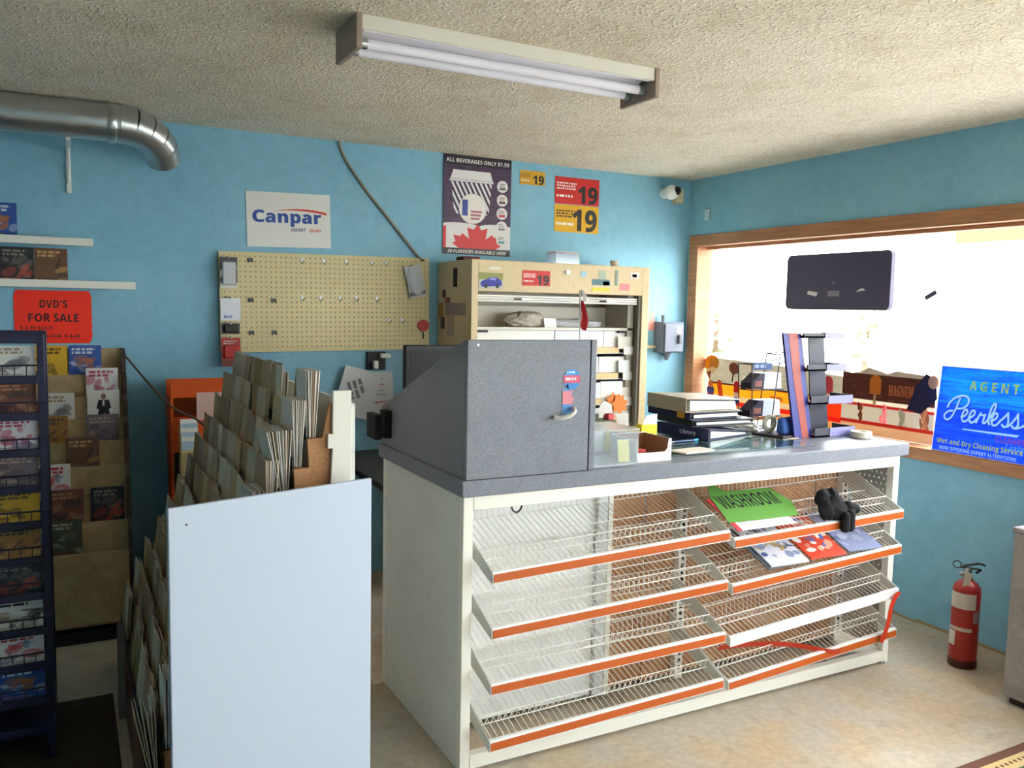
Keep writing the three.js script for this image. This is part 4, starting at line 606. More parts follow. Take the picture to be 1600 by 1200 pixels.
  solo('tape_disc', 'clear round tape roll standing behind the blue pouch', 'tape roll', (() => { const g = new THREE.TorusGeometry(0.03, 0.011, 10, 24); g.translate(2.8, CT + 0.057, -2.79); return g; })(), mat(0xc9c4ae, 0.4));
  solo('crumpled_tissue', 'crumpled white tissue beside the counter tray', 'tissue', (() => { const g = new THREE.IcosahedronGeometry(1, 4), p = g.attributes.position; for (let i = 0; i < p.count; i++) { const k = 1 + 0.5 * (vn(p.getX(i) * 4 + 20, p.getY(i) * 4 + p.getZ(i) * 3 + 20, 64) - 0.5); p.setXYZ(i, p.getX(i) * k * 0.055, Math.max(p.getY(i) * k * 0.024, -0.018), p.getZ(i) * k * 0.05); } g.computeVertexNormals(); g.translate(2.81, CT + 0.018, -2.94); return g; })(), M.paper);
  solo('tape_roll', 'cream roll of tape lying flat at the counter end', 'tape roll', lathe([[0.026, 0], [0.045, 0], [0.046, 0.002], [0.046, 0.026], [0.045, 0.028], [0.026, 0.028], [0.026, 0]], 3.175, CT, -2.6, 28), mat(0xd6d2bc, 0.6));
}

// ---------------------------------------------------------------- things in the counter shelves
{
  const slope = Math.atan(0.43);
  const lay = (name, lab, cat, geo, m, x, dz, ya, turn = 0, lift = 0) => { const o = placed(name, lab, cat, geo, m, [x, ya + 0.006 + lift + dz * Math.tan(slope), -2.336 - dz]); o.quaternion.setFromEuler(new THREE.Euler(slope, 0, 0)).multiply(new THREE.Quaternion().setFromEuler(new THREE.Euler(0, turn, 0))); return o; };
  const flat = (pts, t = 0.0015) => { const g = prep(ext(pts, t)); g.computeBoundingBox(); const b = g.boundingBox, p = g.attributes.position; for (let i = 0; i < p.count; i++) g.attributes.uv.setXY(i, (p.getX(i) - b.min.x) / (b.max.x - b.min.x), (p.getY(i) - b.min.y) / (b.max.y - b.min.y)); g.rotateX(-PI / 2); return g; };
  const rect = (w, h, t) => flat([[0, 0], [w, 0], [w, h], [0, h]], t);
  lay('newspaper', 'white printed newsletter lying under the green washroom sign', 'newspaper', rect(0.3, 0.2, 0.004), printMat(tex.news, 0.7), 2.225, 0.015, 0.712);
  lay('washroom_sign', 'green WASHROOM arrow sign lying on the upper wire shelf', 'sign', flat([[0.0, 0.0], [0.36, 0.0], [0.4, 0.09], [0.36, 0.19], [0.13, 0.19], [0.09, 0.27], [0.03, 0.16]], 0.002), printMat(tex.wash, 0.8), 2.215, 0.055, 0.712, -0.02, 0.006);
  [['magazine', 'pale blue comic magazine lying on the second wire shelf', 0, 2.4, 0.0], ['magazine', 'red and white comic magazine on the second wire shelf', 1, 2.615, 0.0], ['magazine', 'grey blue magazine in shiny film on the second wire shelf', 2, 2.83, 0.0]].forEach(([n, l, k, x]) => lay(n, l, 'magazine', rect(0.2, 0.265, 0.006), printMat(tex.comic[k], k === 2 ? 0.18 : 0.3), x, 0.01, 0.553 + (x - 2.4) * 0.02, -0.02));
  lay('magazine', 'dark magazine peeking from under the pale blue comic', 'magazine', rect(0.19, 0.26, 0.005), mat(0x5d6c74, 0.4), 2.385, 0.01, 0.546, 0.02, -0.001);
  // black glove
  const g = thing('glove', 'black knitted glove hanging over the shelf front', 'glove', [2.74, 0.69, -2.34]);
  const bl = (x, y, z, sx, sy, sz) => { const q = new THREE.SphereGeometry(1, 20, 14); const p = q.attributes.position; for (let i = 0; i < p.count; i++) { const a = p.getX(i), b = p.getY(i), c = p.getZ(i), k = 1 + 0.38 * (vn(a * 2.6 + x * 90, b * 2.6 + c * 2 + 40, 64) - 0.5) + 0.2 * (vn(a * 7 + 50, b * 7 + c * 5 + y * 80, 64) - 0.5); p.setXYZ(i, a * k, b * k, c * k); } q.scale(sx, sy, sz); q.computeVertexNormals(); q.translate(x, y, z); return q; };
  const wool = mat(0x121115, 0.95);
  part(g, 'palm', [bl(2.715, 0.765, -2.36, 0.05, 0.05, 0.03), bl(2.765, 0.752, -2.345, 0.056, 0.042, 0.032), bl(2.735, 0.782, -2.36, 0.045, 0.045, 0.03), bl(2.698, 0.806, -2.375, 0.036, 0.036, 0.026), bl(2.742, 0.81, -2.37, 0.034, 0.034, 0.025), bl(2.72, 0.795, -2.372, 0.045, 0.035, 0.03)], wool);
  for (const [x, y0, y1, z] of [[2.758, 0.74, 0.69, -2.31], [2.786, 0.745, 0.692, -2.309], [2.81, 0.75, 0.728, -2.33]]) part(g, 'finger', [new THREE.CapsuleGeometry(0.019, y0 - y1, 6, 12).translate(x, (y0 + y1) / 2, z)], wool); part(g, 'finger', [new THREE.CapsuleGeometry(0.019, 0.05, 6, 12).rotateZ(1.2).translate(2.822, 0.765, -2.335)], wool);
  // loose red price strips
  const ribbon = (pts, w, nx, name, lab) => { const c = new THREE.CatmullRomCurve3(pts.map(p => new THREE.Vector3(...p))), n = 30, pos = [], idx = []; for (let i = 0; i <= n; i++) { const p = c.getPoint(i / n), [ax, ay, az] = nx; for (const s of [-1, 1]) for (const t of [0, 1]) pos.push(p.x + ax * s * w / 2, p.y + ay * s * w / 2 + t * 0.001 * (ax ? 0 : 1), p.z + az * s * w / 2 + t * 0.0015); } for (let i = 0; i < n; i++) { const a = i * 4, b = a + 4; for (const [p, q] of [[0, 2], [2, 3], [3, 1], [1, 0]]) idx.push(a + p, a + q, b + q, a + p, b + q, b + p); } const gg = new THREE.BufferGeometry(); gg.setAttribute('position', new THREE.Float32BufferAttribute(pos, 3)); gg.setIndex(idx); gg.computeVertexNormals(); solo(name, lab, 'price strip', gg, mat(0xc23414, 0.45, { side: THREE.DoubleSide })); };
  ribbon([[3.135, 0.366, -2.325], [3.1, 0.35, -2.318], [3.07, 0.31, -2.312], [3.052, 0.25, -2.308], [3.03, 0.195, -2.308], [3.015, 0.17, -2.308]], 0.026, [0.9, -0.4, 0], 'loose_price_strip', 'red price strip hanging loose from the end of a white shelf front');
  ribbon([[2.29, 0.2, -2.5], [2.36, 0.215, -2.46], [2.5, 0.212, -2.42], [2.62, 0.196, -2.38], [2.72, 0.176, -2.325], [2.78, 0.168, -2.318]], 0.026, [0, 0.9, 0.4], 'loose_price_strip', 'loose red price strip curling over the lowest wire shelf');
  solo('blue_scrap', 'dark blue scrap lying on the floor under the counter shelves', 'scrap', bx(2.84, 2.98, 0, 0.004, -2.56, -2.46), mat(0x23284a, 0.7));
}

// ---------------------------------------------------------------- greeting card stand
{
  const zn = -2.47, zf = -3.87, N = 12, y0 = 1.15, dy = 0.088, x0 = 0.625, dx = 0.041;
  const fx = (i) => x0 - dx * i, fy = (i) => y0 - dy * i;   // front foot of tier i
  const t = thing('card_stand', 'tiered greeting card stand with stepped brown end panel', 'card stand', [0.45, 0, -3.17]);
  const prof = [[0.755, 0], [0.755, 1.25], [0.69, 1.25]];
  for (let i = 0; i < N; i++) { prof.push([fx(i) + 0.045, fy(i)]); prof.push([fx(i), fy(i) - 0.002]); }
  prof.push([fx(N - 1), 0]);
  part(t, 'end_panel', uvm(ext(prof, 0.016).translate(0, 0, zn - 0.016)), M.hard); part(t, 'end_panel', uvm(ext(prof, 0.016).translate(0, 0, zf)), M.hard);
  part(t, 'back_panel', uvm(bx(0.755, 0.77, 0.02, 1.25, zf, zn)), M.panel);
  part(t, 'end_cap', ext([[0.69, 0.965], [0.752, 0.965], [0.752, 1.29], [0.7, 1.29], [0.698, 1.16], [0.684, 1.16], [0.684, 1.12], [0.698, 1.12]], 0.012, [], 0.002).translate(0, 0, zn + 0.001), M.cream, 'cream notched end board');
  for (let i = 0; i < N; i++) part(t, 'tier', [bx(fx(i), fx(i) + 0.043, fy(i) - 0.008, fy(i) - 0.002, zf + 0.017, zn - 0.017), bx(fx(i) - 0.002, fx(i) + 0.001, fy(i) - 0.008, fy(i) + 0.03, zf + 0.017, zn - 0.017)], M.black);
  part(t, 'kick_board', bx(0.16, 0.172, 0, 0.17, zf + 0.02, zn - 0.02), mat(0x6a4632, 0.8)); part(t, 'front_post', bx(0.135, 0.16, 0, 0.36, -3.34, -3.315, 0.003), mat(0x77726a, 0.5));
  // the cards: the fronts and the bunches at the near end one by one, the rest behind them as a mass
  const geo = prep(new THREE.BoxGeometry(0.003, 0.185, 0.118)); geo.translate(0, 0.0925, 0);
  const tall = prep(new THREE.BoxGeometry(0.0024, 0.2, 0.13)); tall.translate(0, 0.1, 0);
  const tones = [0xe2d2b6, 0xceb28c, 0xbc9a74, 0xd8c6aa, 0xb89c80, 0xcaac8c, 0xae9c92, 0xd6ba8c, 0xeaddc4, 0xae9466].map(c => mat(c, 0.7)), ivory = [mat(0xf0ece0, 0.7), mat(0xe6e0d2, 0.7), mat(0xd8d2ca, 0.7)];
  const one = (g, m, x, y, z, lean, yaw, lab, group) => placed('greeting_card', lab, 'greeting card', g, m, [x, y, z], [0, yaw, -lean], group);
  const mass = [];
  for (let i = 0; i < N; i++) {
    for (let k = 0; k < 10; k++) {
      const z = zn - 0.2 - k * 0.1245; if (k > 0 && rnd() < 0.06) continue;
      const lean = rr(0.06, 0.14); one(geo, pick(tones), fx(i) + 0.008, fy(i), z + rr(-0.006, 0.006), lean, rr(-0.05, 0.05), `greeting card standing in the ${ORD[i]} tier from the top of the card stand`, 'cards in the rows of the stand');
      const n = 3;
      for (let q = 0; q < n; q++) { const g = geo.clone(); g.scale(1, rr(0.86, 1.03), rr(0.9, 1)); g.rotateZ(-(lean + rr(-0.01, 0.01))); g.rotateY(rr(-0.05, 0.05)); g.translate(fx(i) + 0.0125 + q * 0.0042, fy(i), z + rr(-0.008, 0.008)); mass.push(g); }
    }
    const n = i < 5 ? 9 : 6;
    for (let q = 0; q < n; q++) one(tall, i % 3 === 1 ? pick(ivory) : pick([...ivory, tones[0], tones[4]]), fx(i) + 0.006 + q * 0.024 / n, fy(i), zn - 0.086 + rr(-0.006, 0.006), (i % 3 === 2 ? -0.2 + q * 0.034 : -0.02 + q * 0.012) + rr(-0.012, 0.012), rr(-0.04, 0.04), `white edged greeting card in the end bunch of the ${ORD[i]} tier, by the stepped panel`, 'cards in the near bunches of the stand');
  }
  const st = solo('card_envelopes', 'packed envelopes standing behind the front greeting cards of the stand', 'envelopes', mass, mat(0xcabda8, 0.75)); st.userData.kind = 'stuff';
}
// white board standing in front of the card stand
{
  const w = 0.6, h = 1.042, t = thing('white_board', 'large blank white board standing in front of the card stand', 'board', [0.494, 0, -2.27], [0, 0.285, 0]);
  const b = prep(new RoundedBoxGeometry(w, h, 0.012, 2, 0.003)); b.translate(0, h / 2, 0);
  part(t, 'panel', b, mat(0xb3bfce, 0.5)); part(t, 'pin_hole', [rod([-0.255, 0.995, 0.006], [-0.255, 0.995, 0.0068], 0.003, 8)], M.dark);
}
// orange cardboard display by the wall
{
  const t = thing('orange_display', 'orange cardboard display box against the back wall', 'display', [0.62, 0, -4.4]);
  const o = mat(0xe0560f, 0.65), X0 = 0.43, X1 = 0.84, z = -4.3;
  part(t, 'back_panel', bx(X0, X1, 0.72, 1.162, z - 0.2, z - 0.19), o); part(t, 'header', bx(X0, X1, 1.085, 1.165, z - 0.01, z, 0.002), o); part(t, 'side_panel', bx(X0, X0 + 0.012, 0.0, 1.085, z - 0.19, z), o); part(t, 'side_panel', bx(X1 - 0.012, X1, 0.0, 1.085, z - 0.19, z), o); part(t, 'front_panel', bx(X0 + 0.012, X1 - 0.012, 0.82, 0.99, z - 0.012, z), o); part(t, 'lower_front', bx(X0 + 0.012, X1 - 0.012, 0.0, 0.82, z - 0.012, z), M.blackMatt); part(t, 'inner_back', bx(X0 + 0.012, X1 - 0.012, 0.99, 1.085, z - 0.1, z - 0.09), mat(0x8a4a1c, 0.8));
  solo('pink_sheet', 'pale pink sheet of paper clipped on the orange display', 'paper', sheet(0.19, 0.135, 0.001).translate(0.642, 0.975, z + 0.004), mat(0xe6bfb4, 0.8));
  const p = thing('card_pocket', 'tan card pocket with white index cards by the orange display', 'card box', [0.505, 0.72, -4.22]);
  part(p, 'pocket', extX([[-4.28, 0.72], [-4.21, 0.72], [-4.21, 0.83], [-4.28, 0.95]], 0.462, 0.55), mat(0xcdb77e, 0.7)); for (let i = 0; i < 6; i++) part(p, 'index_card', sheet(0.078, 0.05, 0.002).rotateX(-0.2).translate(0.508, 0.935 - i * 0.02, -4.274 + i * 0.0115), i % 2 ? mat(0xb8d2e2, 0.7) : M.paper); part(p, 'bracket', [bx(0.47, 0.54, 0.66, 0.72, -4.3, -4.23, 0.003)], M.black);
}

// ---------------------------------------------------------------- beige cardboard disc rack
{
  const X0 = -0.15, X1 = 0.225, t = thing('cardboard_rack', 'beige tiered cardboard rack with dark sides holding disc cases', 'rack', [0.04, 0, -4.3]);
  const ys = [1.2, 1.1, 1.0, 0.9, 0.79, 0.67, 0.55, 0.42], zt = (i) => -4.4 + i * 0.036;
  const prof = [[-4.54, 0.06], [-4.54, 1.315], [-4.42, 1.315]]; ys.forEach((y, i) => { prof.push([zt(i) + 0.024, y + 0.08]); prof.push([zt(i) + 0.026, y + 0.01]); }); prof.push([-4.1, 0.4], [-4.1, 0.06]);
  part(t, 'side_panel', extX(prof, X1, X1 + 0.018), mat(0x3c2e28, 0.7)); part(t, 'side_panel', extX(prof, X0 - 0.018, X0), mat(0x3c2e28, 0.7));
  part(t, 'back_panel', bx(X0, X1, 0.06, 1.315, -4.54, -4.53), M.card); part(t, 'header', bx(X0, X1, 1.2, 1.315, -4.45, -4.44), M.card);
  ys.forEach((y, i) => part(t, 'pocket_front', [bx(X0, X1, (ys[i + 1] ?? 0.1) - 0.02, y, zt(i) + 0.012, zt(i) + 0.018, 0.001), bx(X0, X1, y - 0.11, y - 0.105, zt(i) - 0.02, zt(i) + 0.012)], M.card)); part(t, 'lower_front', bx(X0, X1, 0.1, 0.42, -4.112, -4.104, 0.002), M.card); part(t, 'base', bx(X0 - 0.015, X1 + 0.015, 0, 0.06, -4.5, -4.14, 0.003), M.blackMatt);
  const put = (lab, x, i, k, up = 0, m) => { const o = placed('disc_case', lab, 'disc case', caseGeo, m ?? coverMat[k], [x, ys[i] - 0.04 + up, zt(i) - 0.004], [-0.05, 0, 0]); return o; };
  put('yellow disc case at the top of the cardboard rack', -0.07, 0, 0, 0.015); put('blue disc case with white face print at the top of the cardboard rack', 0.072, 0, 1, 0.015);
  put('white and pink magazine case at the right of the second tier', 0.14, 1, 2, 0.01); put('white case with a man in a black suit printed on it', 0.142, 2, 3, 0.01, printMat(tex.suit, 0.4));
  put('white and grey case in the third tier of the cardboard rack', -0.045, 2, 4); put('tan and orange case in the fourth tier of the cardboard rack', -0.075, 3, 5); put('mauve case at the right of the fourth tier', 0.135, 3, 7); put('brown case with a candle coloured print in the fifth tier', 0.05, 4, 6, 0.01); put('white case with red title in the sixth tier', -0.07, 5, 8, 0.02); put('rust brown case in the seventh tier of the cardboard rack', -0.02, 6, 9, 0.03); put('black case with red print at the right of the seventh tier', 0.145, 6, 10, 0.03); put('olive case in the lowest tier of the cardboard rack', -0.03, 7, 11, 0.03);
}
// ---------------------------------------------------------------- navy wire rack of disc cases
{
  const X0 = -0.62, X1 = -0.066, z = -3.1, t = thing('wire_disc_rack', 'navy metal floor rack packed with disc cases', 'rack', [-0.34, 0, -3.25]);
  for (const x of [X0, X1 - 0.022]) for (const zz of [z, z - 0.36]) part(t, 'post', bx(x, x + 0.022, 0.008, 1.43, zz - 0.022, zz, 0.003), M.navy);
  part(t, 'top_bar', [bx(X0, X1, 1.405, 1.435, z - 0.02, z + 0.002, 0.003), bx(X0, X1, 1.405, 1.435, z - 0.38, z - 0.36, 0.003)], M.navy); part(t, 'base_shelf', bx(X0, X1, 0.1, 0.13, z - 0.38, z + 0.002, 0.003), M.navy);
  const n = 10;
  for (let r = 0; r < n; r++) {
    const y = 1.29 - r * 0.119;
    part(t, 'shelf_bar', [bx(X0 + 0.02, X1 - 0.02, y - 0.014, y + 0.012, z - 0.012, z + 0.004, 0.003)], M.navy); part(t, 'guard_wire', [rod([X0, y + 0.045, z + 0.004], [X1, y + 0.045, z + 0.004], 0.003)], M.navy); part(t, 'shelf', bx(X0 + 0.022, X1 - 0.022, y - 0.004, y, z - 0.36, z - 0.012), M.navy);
    part(t, 'divider_wires', Array.from({ length: 16 }, (_, q) => rod([X0 + 0.04 + q * 0.033, y + 0.01, z], [X0 + 0.04 + q * 0.033, y + 0.047, z], 0.0016, 5)), M.navy).userData.kind = 'stuff';
    for (let k = 0; k < 3; k++) placed('racked_disc_case', `${['yellow', 'blue', 'pink and white', 'black and white', 'grey and white', 'tan', 'brown', 'mauve', 'white and red', 'rust brown', 'black', 'olive'][(r * 5 + k * 3 + 4) % 12]} disc case in the ${ORD[r]} row of the navy wire rack`, 'disc case', caseGeo, coverMat[(r * 5 + k * 3 + 4) % 12], [X1 - 0.096 - k * 0.14, y + 0.001, z - 0.035], [-0.16, 0, 0], 'disc cases in the navy rack').scale.set(1, 0.66, 1);
  }
}

// ---------------------------------------------------------------- on and before the window
{
  const gx = XW + 0.094;   // just inside the pane
  const film = (c, tr = 0.35) => new THREE.MeshPhysicalMaterial({ ...(c.isTexture ? { map: c } : { color: c }), roughness: 0.9, transmission: tr, thickness: 0, ior: 1.3 });
  // sticker strip, torn along its upper edge; z runs along the window
  const strip = (name, lab, z0, z1, tops, bottom, draw, w = 1024, h = 256) => {
    const pts = [[z0, bottom], [z1, bottom]]; for (let i = tops.length - 1; i >= 0; i--) pts.push([z0 + (z1 - z0) * i / (tops.length - 1), tops[i]]);
    const g = prep(ext(pts, 0.0012)), p = g.attributes.position, hi = Math.max(...tops); for (let i = 0; i < p.count; i++) g.attributes.uv.setXY(i, (p.getX(i) - z0) / (z1 - z0), (p.getY(i) - bottom) / (hi - bottom));
    g.rotateY(-PI / 2); g.translate(gx, 0, 0); return solo(name, lab, 'window sticker', g, film(canvasTex(w, h, draw)));
  };
  const blob = (g, x, y, r, cols, n = 14) => { for (let i = 0; i < n; i++) { g.fillStyle = pick(cols); g.beginPath(); g.ellipse(x + rr(-r, r) * 0.8, y + rr(-r, r) * 0.8, rr(0.2, 0.6) * r, rr(0.2, 0.6) * r, rr(0, 3), 0, 7); g.fill(); } };
  strip('ice_cream_banner', 'torn ice cream sticker banner with yellow band on the window', -4.44, -3.32, [1.235, 1.238, 1.236, 1.232, 1.225, 1.226, 1.22, 1.214, 1.205, 1.2], 0.893, (g, w, h) => {
    g.fillStyle = '#b9b3a4'; g.fillRect(0, 0, w, h * 0.5); for (let i = 0; i < 60; i++) { g.fillStyle = pick(['#a8a294', '#c8c2b4', '#b0a89a']); g.fillRect(rnd() * w, rnd() * h * 0.5, 40, 6); }
    g.fillStyle = '#6a3a30'; g.fillRect(0, h * 0.47, w, h * 0.03); g.fillStyle = '#e8b42a'; g.fillRect(0, h * 0.5, w, h * 0.2); g.fillStyle = '#d2c2a0'; g.fillRect(0, h * 0.7, w, h * 0.1); g.fillStyle = '#d2301e'; g.fillRect(0, h * 0.8, w, h * 0.08); g.fillStyle = '#d8b078'; g.fillRect(0, h * 0.88, w, h * 0.12);
    dashes(g, 300, h * 0.3, 180, 1, 18, 4, '#e2dccf'); g.fillStyle = '#e2541c'; g.fillRect(w * 0.88, h * 0.5, w * 0.12, h * 0.3); dashes(g, 520, h * 0.6, 110, 1, 20, 4, '#b8641c');
  });
  strip('ice_cream_banner', 'torn ice cream sticker banner with brown MAGNUM band on the window', -3.32, -2.74, [1.235, 1.225, 1.235, 1.262, 1.25, 1.236, 1.256, 1.25, 1.248, 1.244, 1.24], 0.893, (g, w, h) => {
    g.fillStyle = '#a89c8c'; g.fillRect(0, 0, w, h); g.fillStyle = '#5a2e24'; g.fillRect(0, h * 0.1, w, h * 0.38); for (let i = 0; i < 40; i++) { g.fillStyle = pick(['#663628', '#4e2820', '#704034']); g.fillRect(rnd() * w, h * 0.1 + rnd() * h * 0.36, 70, 6); }
    txt(g, 'MAGNUM', w * 0.52, h * 0.38, 'bold 56px serif', '#a86a44', 'left', 270); g.fillStyle = '#d9d2c4'; g.fillRect(0, h * 0.48, w, h * 0.06); g.fillStyle = '#b8342a'; g.fillRect(0, h * 0.54, w, h * 0.04); g.fillStyle = '#c4bcae'; g.fillRect(0, h * 0.58, w, h * 0.22);
    blob(g, w * 0.22, h * 0.68, 34, ['#6a3a2a', '#c9b090', '#8a5a3a']); blob(g, w * 0.48, h * 0.68, 40, ['#c86a74', '#e2a0a0', '#d48a8a']); blob(g, w * 0.68, h * 0.7, 36, ['#9a9484', '#b8b0a0']); blob(g, w * 0.9, h * 0.68, 42, ['#9a6a4a', '#d8b890', '#b88a64']); g.fillStyle = '#b8342a'; g.fillRect(0, h * 0.8, w, h * 0.05); g.fillStyle = '#cdb090'; g.fillRect(0, h * 0.85, w, h * 0.15);
  });
  const ell = (a, b, n = 18) => Array.from({ length: n }, (_, i) => [a * Math.cos(i * 2 * PI / n), b * Math.sin(i * 2 * PI / n)]);
  const cut = (lab, z, y, parts, rot = 0) => { const t = thing('ice_cream_sticker', lab, 'window sticker', [gx - 0.002, y, z], [0, -PI / 2, 0]); const r = new THREE.Group(); for (const [nm, pts, dx, dy2, col] of parts) { const g = ext(pts, 0.001); g.translate(dx, dy2, parts.findIndex(q => q[0] === nm && q[2] === dx && q[3] === dy2) * 0.0012); g.rotateZ(rot); part(t, nm, g, film(new THREE.Color(col))); } };
  const bar = (w, h) => { const p = []; for (let i = 0; i <= 8; i++) { const a = i * PI / 8; p.push([w * Math.cos(a), h + w * Math.sin(a)]); } p.push([-w, 0], [w, 0]); return p; };
  cut('orange waffle shaped ice cream sticker beside the window jamb', -4.42, 1.2, [['waffle', ell(0.075, 0.055), 0, 0, 0xc98a2a], ['cream', ell(0.05, 0.02), -0.01, -0.045, 0xe6d2a8], ['cone', [[-0.03, -0.05], [0.02, -0.05], [-0.005, -0.11]], -0.03, 0, 0x9a5a34]], 0.2);
  cut('dark red splash shaped ice cream sticker on the window', -4.2, 1.18, [['splash', ell(0.05, 0.04, 9), 0, 0, 0x8a4a3c], ['stick', [[0, -0.03], [0.012, -0.03], [0.02, -0.09], [0.008, -0.09]], 0, 0, 0x6a3a30]], -0.3);
  cut('red and blue rocket ice lolly sticker on the window', -4.17, 0.945, [['white_middle', [[-0.024, 0.04], [0.024, 0.04], [0.024, 0.08], [-0.024, 0.08]], 0, 0, 0xe8dcc8], ['red_top', bar(0.024, 0.05), 0, 0.08, 0xcf2420], ['blue_foot', ell(0.026, 0.024), 0, 0.024, 0x2a4aa4]]);
  cut('orange ice lolly sticker leaning on the yellow band', -4.31, 0.965, [['lolly', bar(0.022, 0.11), 0, 0, 0xe0521c]], 0.25);
  cut('striped red and blue soft ice sticker at the window jamb', -4.42, 0.92, [['cone', [[-0.02, 0], [0.02, 0], [0.035, 0.09], [-0.035, 0.09]], 0, 0, 0xc2503a], ['swirl', ell(0.038, 0.03), 0, 0.1, 0x5a64a8], ['tip', ell(0.026, 0.026), 0, 0.14, 0xd8845a]]);
  cut('orange lolly sticker on the brown window banner', -3.1, 1.09, [['lolly', bar(0.036, 0.07), 0, 0.03, 0xd97a2a], ['stick', [[-0.008, -0.03], [0.008, -0.03], [0.008, 0.03], [-0.008, 0.03]], 0, 0, 0xc9a070]]);
  cut('dark blue wrapped ice bar sticker at the end of the brown banner', -2.8, 1.13, [['wrapper', [[-0.1, -0.07], [-0.02, -0.085], [0.07, 0.0], [0.06, 0.1], [0.0, 0.125], [-0.05, 0.06]], 0, 0, 0x2c2a48], ['bar', ell(0.03, 0.035), 0.045, 0.085, 0xc9a088]]);
  cut('pink ice bar sticker seen behind the tiered display', -3.42, 1.09, [['bar', bar(0.034, 0.07), 0, 0, 0xd8505a]]);
  // dark panel hung in the window
  const b = thing('window_sign', 'dark rounded sign panel hanging high in the window, back turned', 'sign', [XW + 0.02, 1.575, -3.335]);
  { const w = 0.715, h = 0.312, r = 0.03, p = []; for (const [cx, cy, a] of [[w - r, h - r, 0], [r, h - r, 1], [r, r, 2], [w - r, r, 3]]) for (let i = 0; i <= 5; i++) { const q = (a + i / 5) * PI / 2; p.push([cx + r * Math.cos(q), cy + r * Math.sin(q)]); } const g = ext(p, 0.028, [], 0.002); g.translate(-w / 2, 0, 0); g.rotateY(-PI / 2); g.translate(XW + 0.034, 1.575, -3.335); part(b, 'back_shell', uvm(g), mat(0x4a4560, 0.6)); const f = XW + 0.0035; part(b, 'hook_slot', extX([[-3.53, 1.66], [-3.46, 1.648], [-3.455, 1.672], [-3.525, 1.68]], f - 0.001, f + 0.001), M.lip); part(b, 'hook_slot', extX([[-3.19, 1.672], [-3.13, 1.68], [-3.14, 1.69], [-3.16, 1.69]], f - 0.001, f + 0.001), M.lip); part(b, 'maker_plate', bx(f - 0.002, f + 0.001, 1.648, 1.68, -3.38, -3.3), mat(0x8f8d98, 0.5)); part(b, 'socket', bx(f - 0.003, f + 0.001, 1.715, 1.735, -3.355, -3.33, 0.003), mat(0x6a6874, 0.5)); for (const z of [-3.6, -3.07]) part(b, 'chain', rod([XW + 0.02, 1.885, z], [XW + 0.02, 1.985, z], 0.0012, 5), M.chrome); }  // shell is a black sign; its purple grey carries the window flare in the colour
  placed('window_clip', 'small dark clip stuck to the window pane', 'clip', bx(-0.004, 0.004, -0.012, 0.012, -0.035, 0.035, 0.003), mat(0x4a4660, 0.5), [gx, 1.655, -2.805], [-0.5, 0, 0]);
  // dry cleaning sign on the sill
  const s = thing('cleaners_sign', 'blue dry cleaning agent sign with white script on the sill', 'sign', [XW - 0.015, 0.8925, -2.372], [0, -PI / 2, 0]);
  s.rotation.order = 'YXZ'; s.rotation.set(-0.1, -PI / 2, 0);
  part(s, 'panel', sheet(0.585, 0.415, 0.004), film(tex.peer, 0.5)); part(s, 'border', [bx(-0.296, -0.292, 0, 0.418, -0.003, 0.003), bx(-0.296, 0.296, 0.415, 0.419, -0.003, 0.003), bx(0.292, 0.296, 0, 0.418, -0.003, 0.003), bx(-0.292, 0.292, 0, 0.004, -0.003, 0.0032)], film(new THREE.Color(0xe4e4ec)));
}
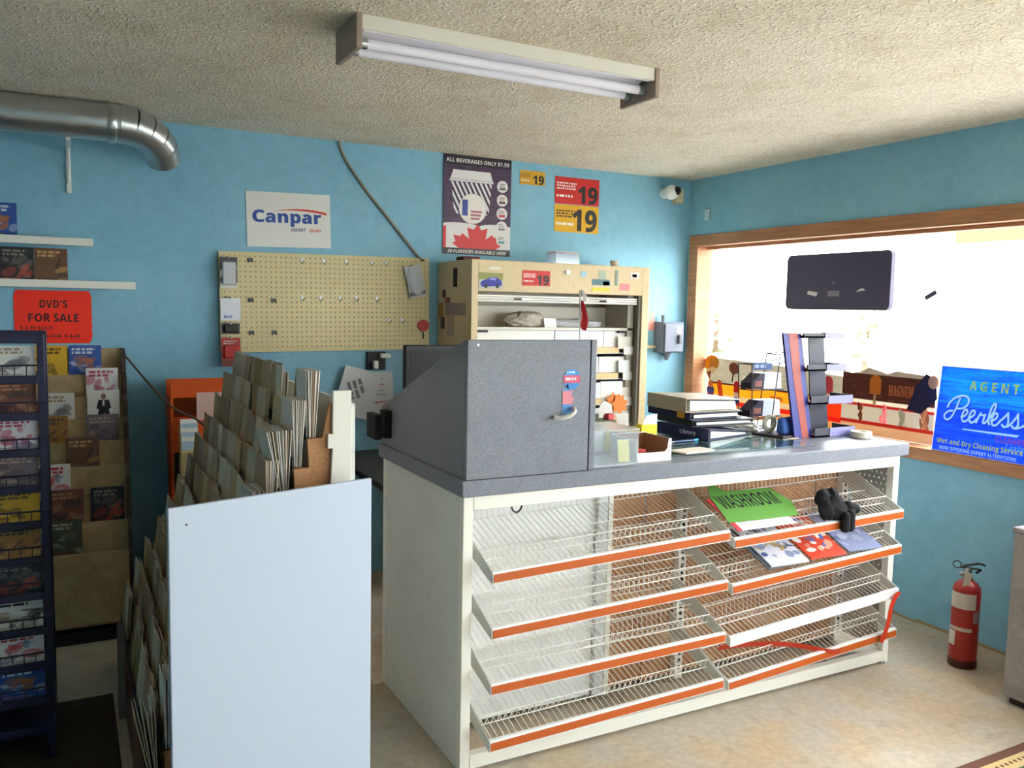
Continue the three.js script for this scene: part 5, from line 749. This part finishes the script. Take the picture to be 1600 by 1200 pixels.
// ---------------------------------------------------------------- floor things at the right
{
  const x = 3.5, z = -2.26, t = thing('fire_extinguisher', 'red fire extinguisher standing on the floor under the window', 'fire extinguisher', [x, 0, z]);
  const r = 0.057, redm = mat(0xa8201c, 0.35), band = (y0, y1, a0, a1, m, nm) => part(t, nm, (() => { const g = new THREE.CylinderGeometry(r + 0.001, r + 0.001, y1 - y0, 24, 1, true, a0, a1 - a0); g.translate(x, (y0 + y1) / 2, z); return g; })(), m);
  part(t, 'cylinder', lathe([[0, 0], [r - 0.004, 0], [r, 0.006], [r, 0.345], [r - 0.004, 0.362], [r - 0.018, 0.38], [0.022, 0.39], [0.02, 0.4], [0, 0.4]], x, 0, z, 40), redm); part(t, 'foot_ring', lathe([[r + 0.0005, 0.002], [r + 0.002, 0.006], [r + 0.002, 0.034], [r + 0.0005, 0.038]], x, 0, z, 40), mat(0x4a1210, 0.5));
  const lm = mat(0xcfc3b6, 0.6); band(0.27, 0.34, PI * 1.25, PI * 1.92, lm, 'label_band'); band(0.17, 0.186, PI * 1.25, PI * 1.85, lm, 'label_stripe'); band(0.21, 0.262, PI * 1.86, PI * 2.12, mat(0x9a7a84, 0.5), 'instruction_label'); band(0.1, 0.165, PI * 1.22, PI * 1.48, mat(0xe2dcd6, 0.6), 'paper_tag');
  const turn = (g) => prep(g).rotateY(-1).translate(x, 0, z);   // the head is turned, its handles across the view of the shop
  part(t, 'valve', [rod([x, 0.395, z], [x, 0.445, z], 0.016, 14), turn(rod([0, 0.42, 0], [-0.034, 0.415, 0.01], 0.01, 10))], M.chrome);
  part(t, 'carry_handle', [turn(bx(-0.03, 0.05, 0.44, 0.447, -0.008, 0.008, 0.003)), turn(rod([0.03, 0.425, 0], [0.05, 0.444, 0], 0.005, 8))], mat(0x2c2c32, 0.5)); part(t, 'lever', [turn(rod([-0.02, 0.45, 0], [0.04, 0.47, 0], 0.0055, 8)), turn(rod([0.04, 0.47, 0], [0.066, 0.464, 0], 0.005, 8))], mat(0x2c2c32, 0.5));
  part(t, 'pull_ring', turn((() => { const g = new THREE.TorusGeometry(0.016, 0.0025, 8, 18); g.translate(-0.045, 0.455, 0.008); return g; })()), mat(0x33333a, 0.4));
  part(t, 'hang_tag', turn((() => { const g = bx(-0.014, 0.014, -0.1, 0, -0.001, 0.001); g.rotateX(-0.22); g.rotateZ(-0.12); g.translate(0.002, 0.43, 0.03); return g; })()), mat(0xc2b8a4, 0.7));
  const g = thing('grey_cabinet', 'grey metal cabinet standing against the window wall', 'cabinet', [3.54, 0, -1.7]); part(g, 'body', bx(3.31, 3.77, 0.03, 0.7, -1.96, -1.45, 0.006), M.steel); part(g, 'top_cover', bx(3.305, 3.772, 0.7, 0.722, -1.966, -1.445, 0.006), M.steel); part(g, 'plinth', bx(3.33, 3.76, 0, 0.03, -1.94, -1.47), M.dark);
  solo('dark_mat', 'dark brown floor mat in front of the disc racks', 'mat', bx(-1.2, 0.125, 0, 0.008, -3.54, -1.6, 0.003), mat(0xffffff, 0.95, { map: dataTex(256, 0.3, (u, v) => addc([52, 46, 34], (vn(u * 110, v * 110, 110) - 0.5) * 26)) }));
  const rug = thing('rug', 'patterned rug with brown border and green middle on the floor', 'rug', [2.55, 0, -1.2]);
  const rx0 = 1.95, rx1 = 3.24, rz0 = -1.715, rz1 = -0.6; part(rug, 'border', bx(rx0, rx1, 0, 0.008, rz0, rz1, 0.003), mat(0x6e4a3a, 0.95));
  part(rug, 'band', bx(rx0 + 0.04, rx1 - 0.04, 0.008, 0.009, rz0 + 0.04, rz1 - 0.04), mat(0xd8bc86, 0.95)); const ds = []; for (let i = 0; i < 46; i++) { const q = rx0 + 0.06 + i * 0.025; ds.push(bx(q, q + 0.011, 0.009, 0.0096, rz0 + 0.06, rz0 + 0.074)); } part(rug, 'dash_row', ds, mat(0x6a4a34, 0.95)); part(rug, 'field', bx(rx0 + 0.1, rx1 - 0.1, 0.009, 0.0102, rz0 + 0.1, rz1 - 0.1), mat(0x4e6a50, 0.95));
}

scene.traverse(o => { if (o.isMesh) { o.castShadow = o.receiveShadow = true; } });
renderer.render(scene, camera);
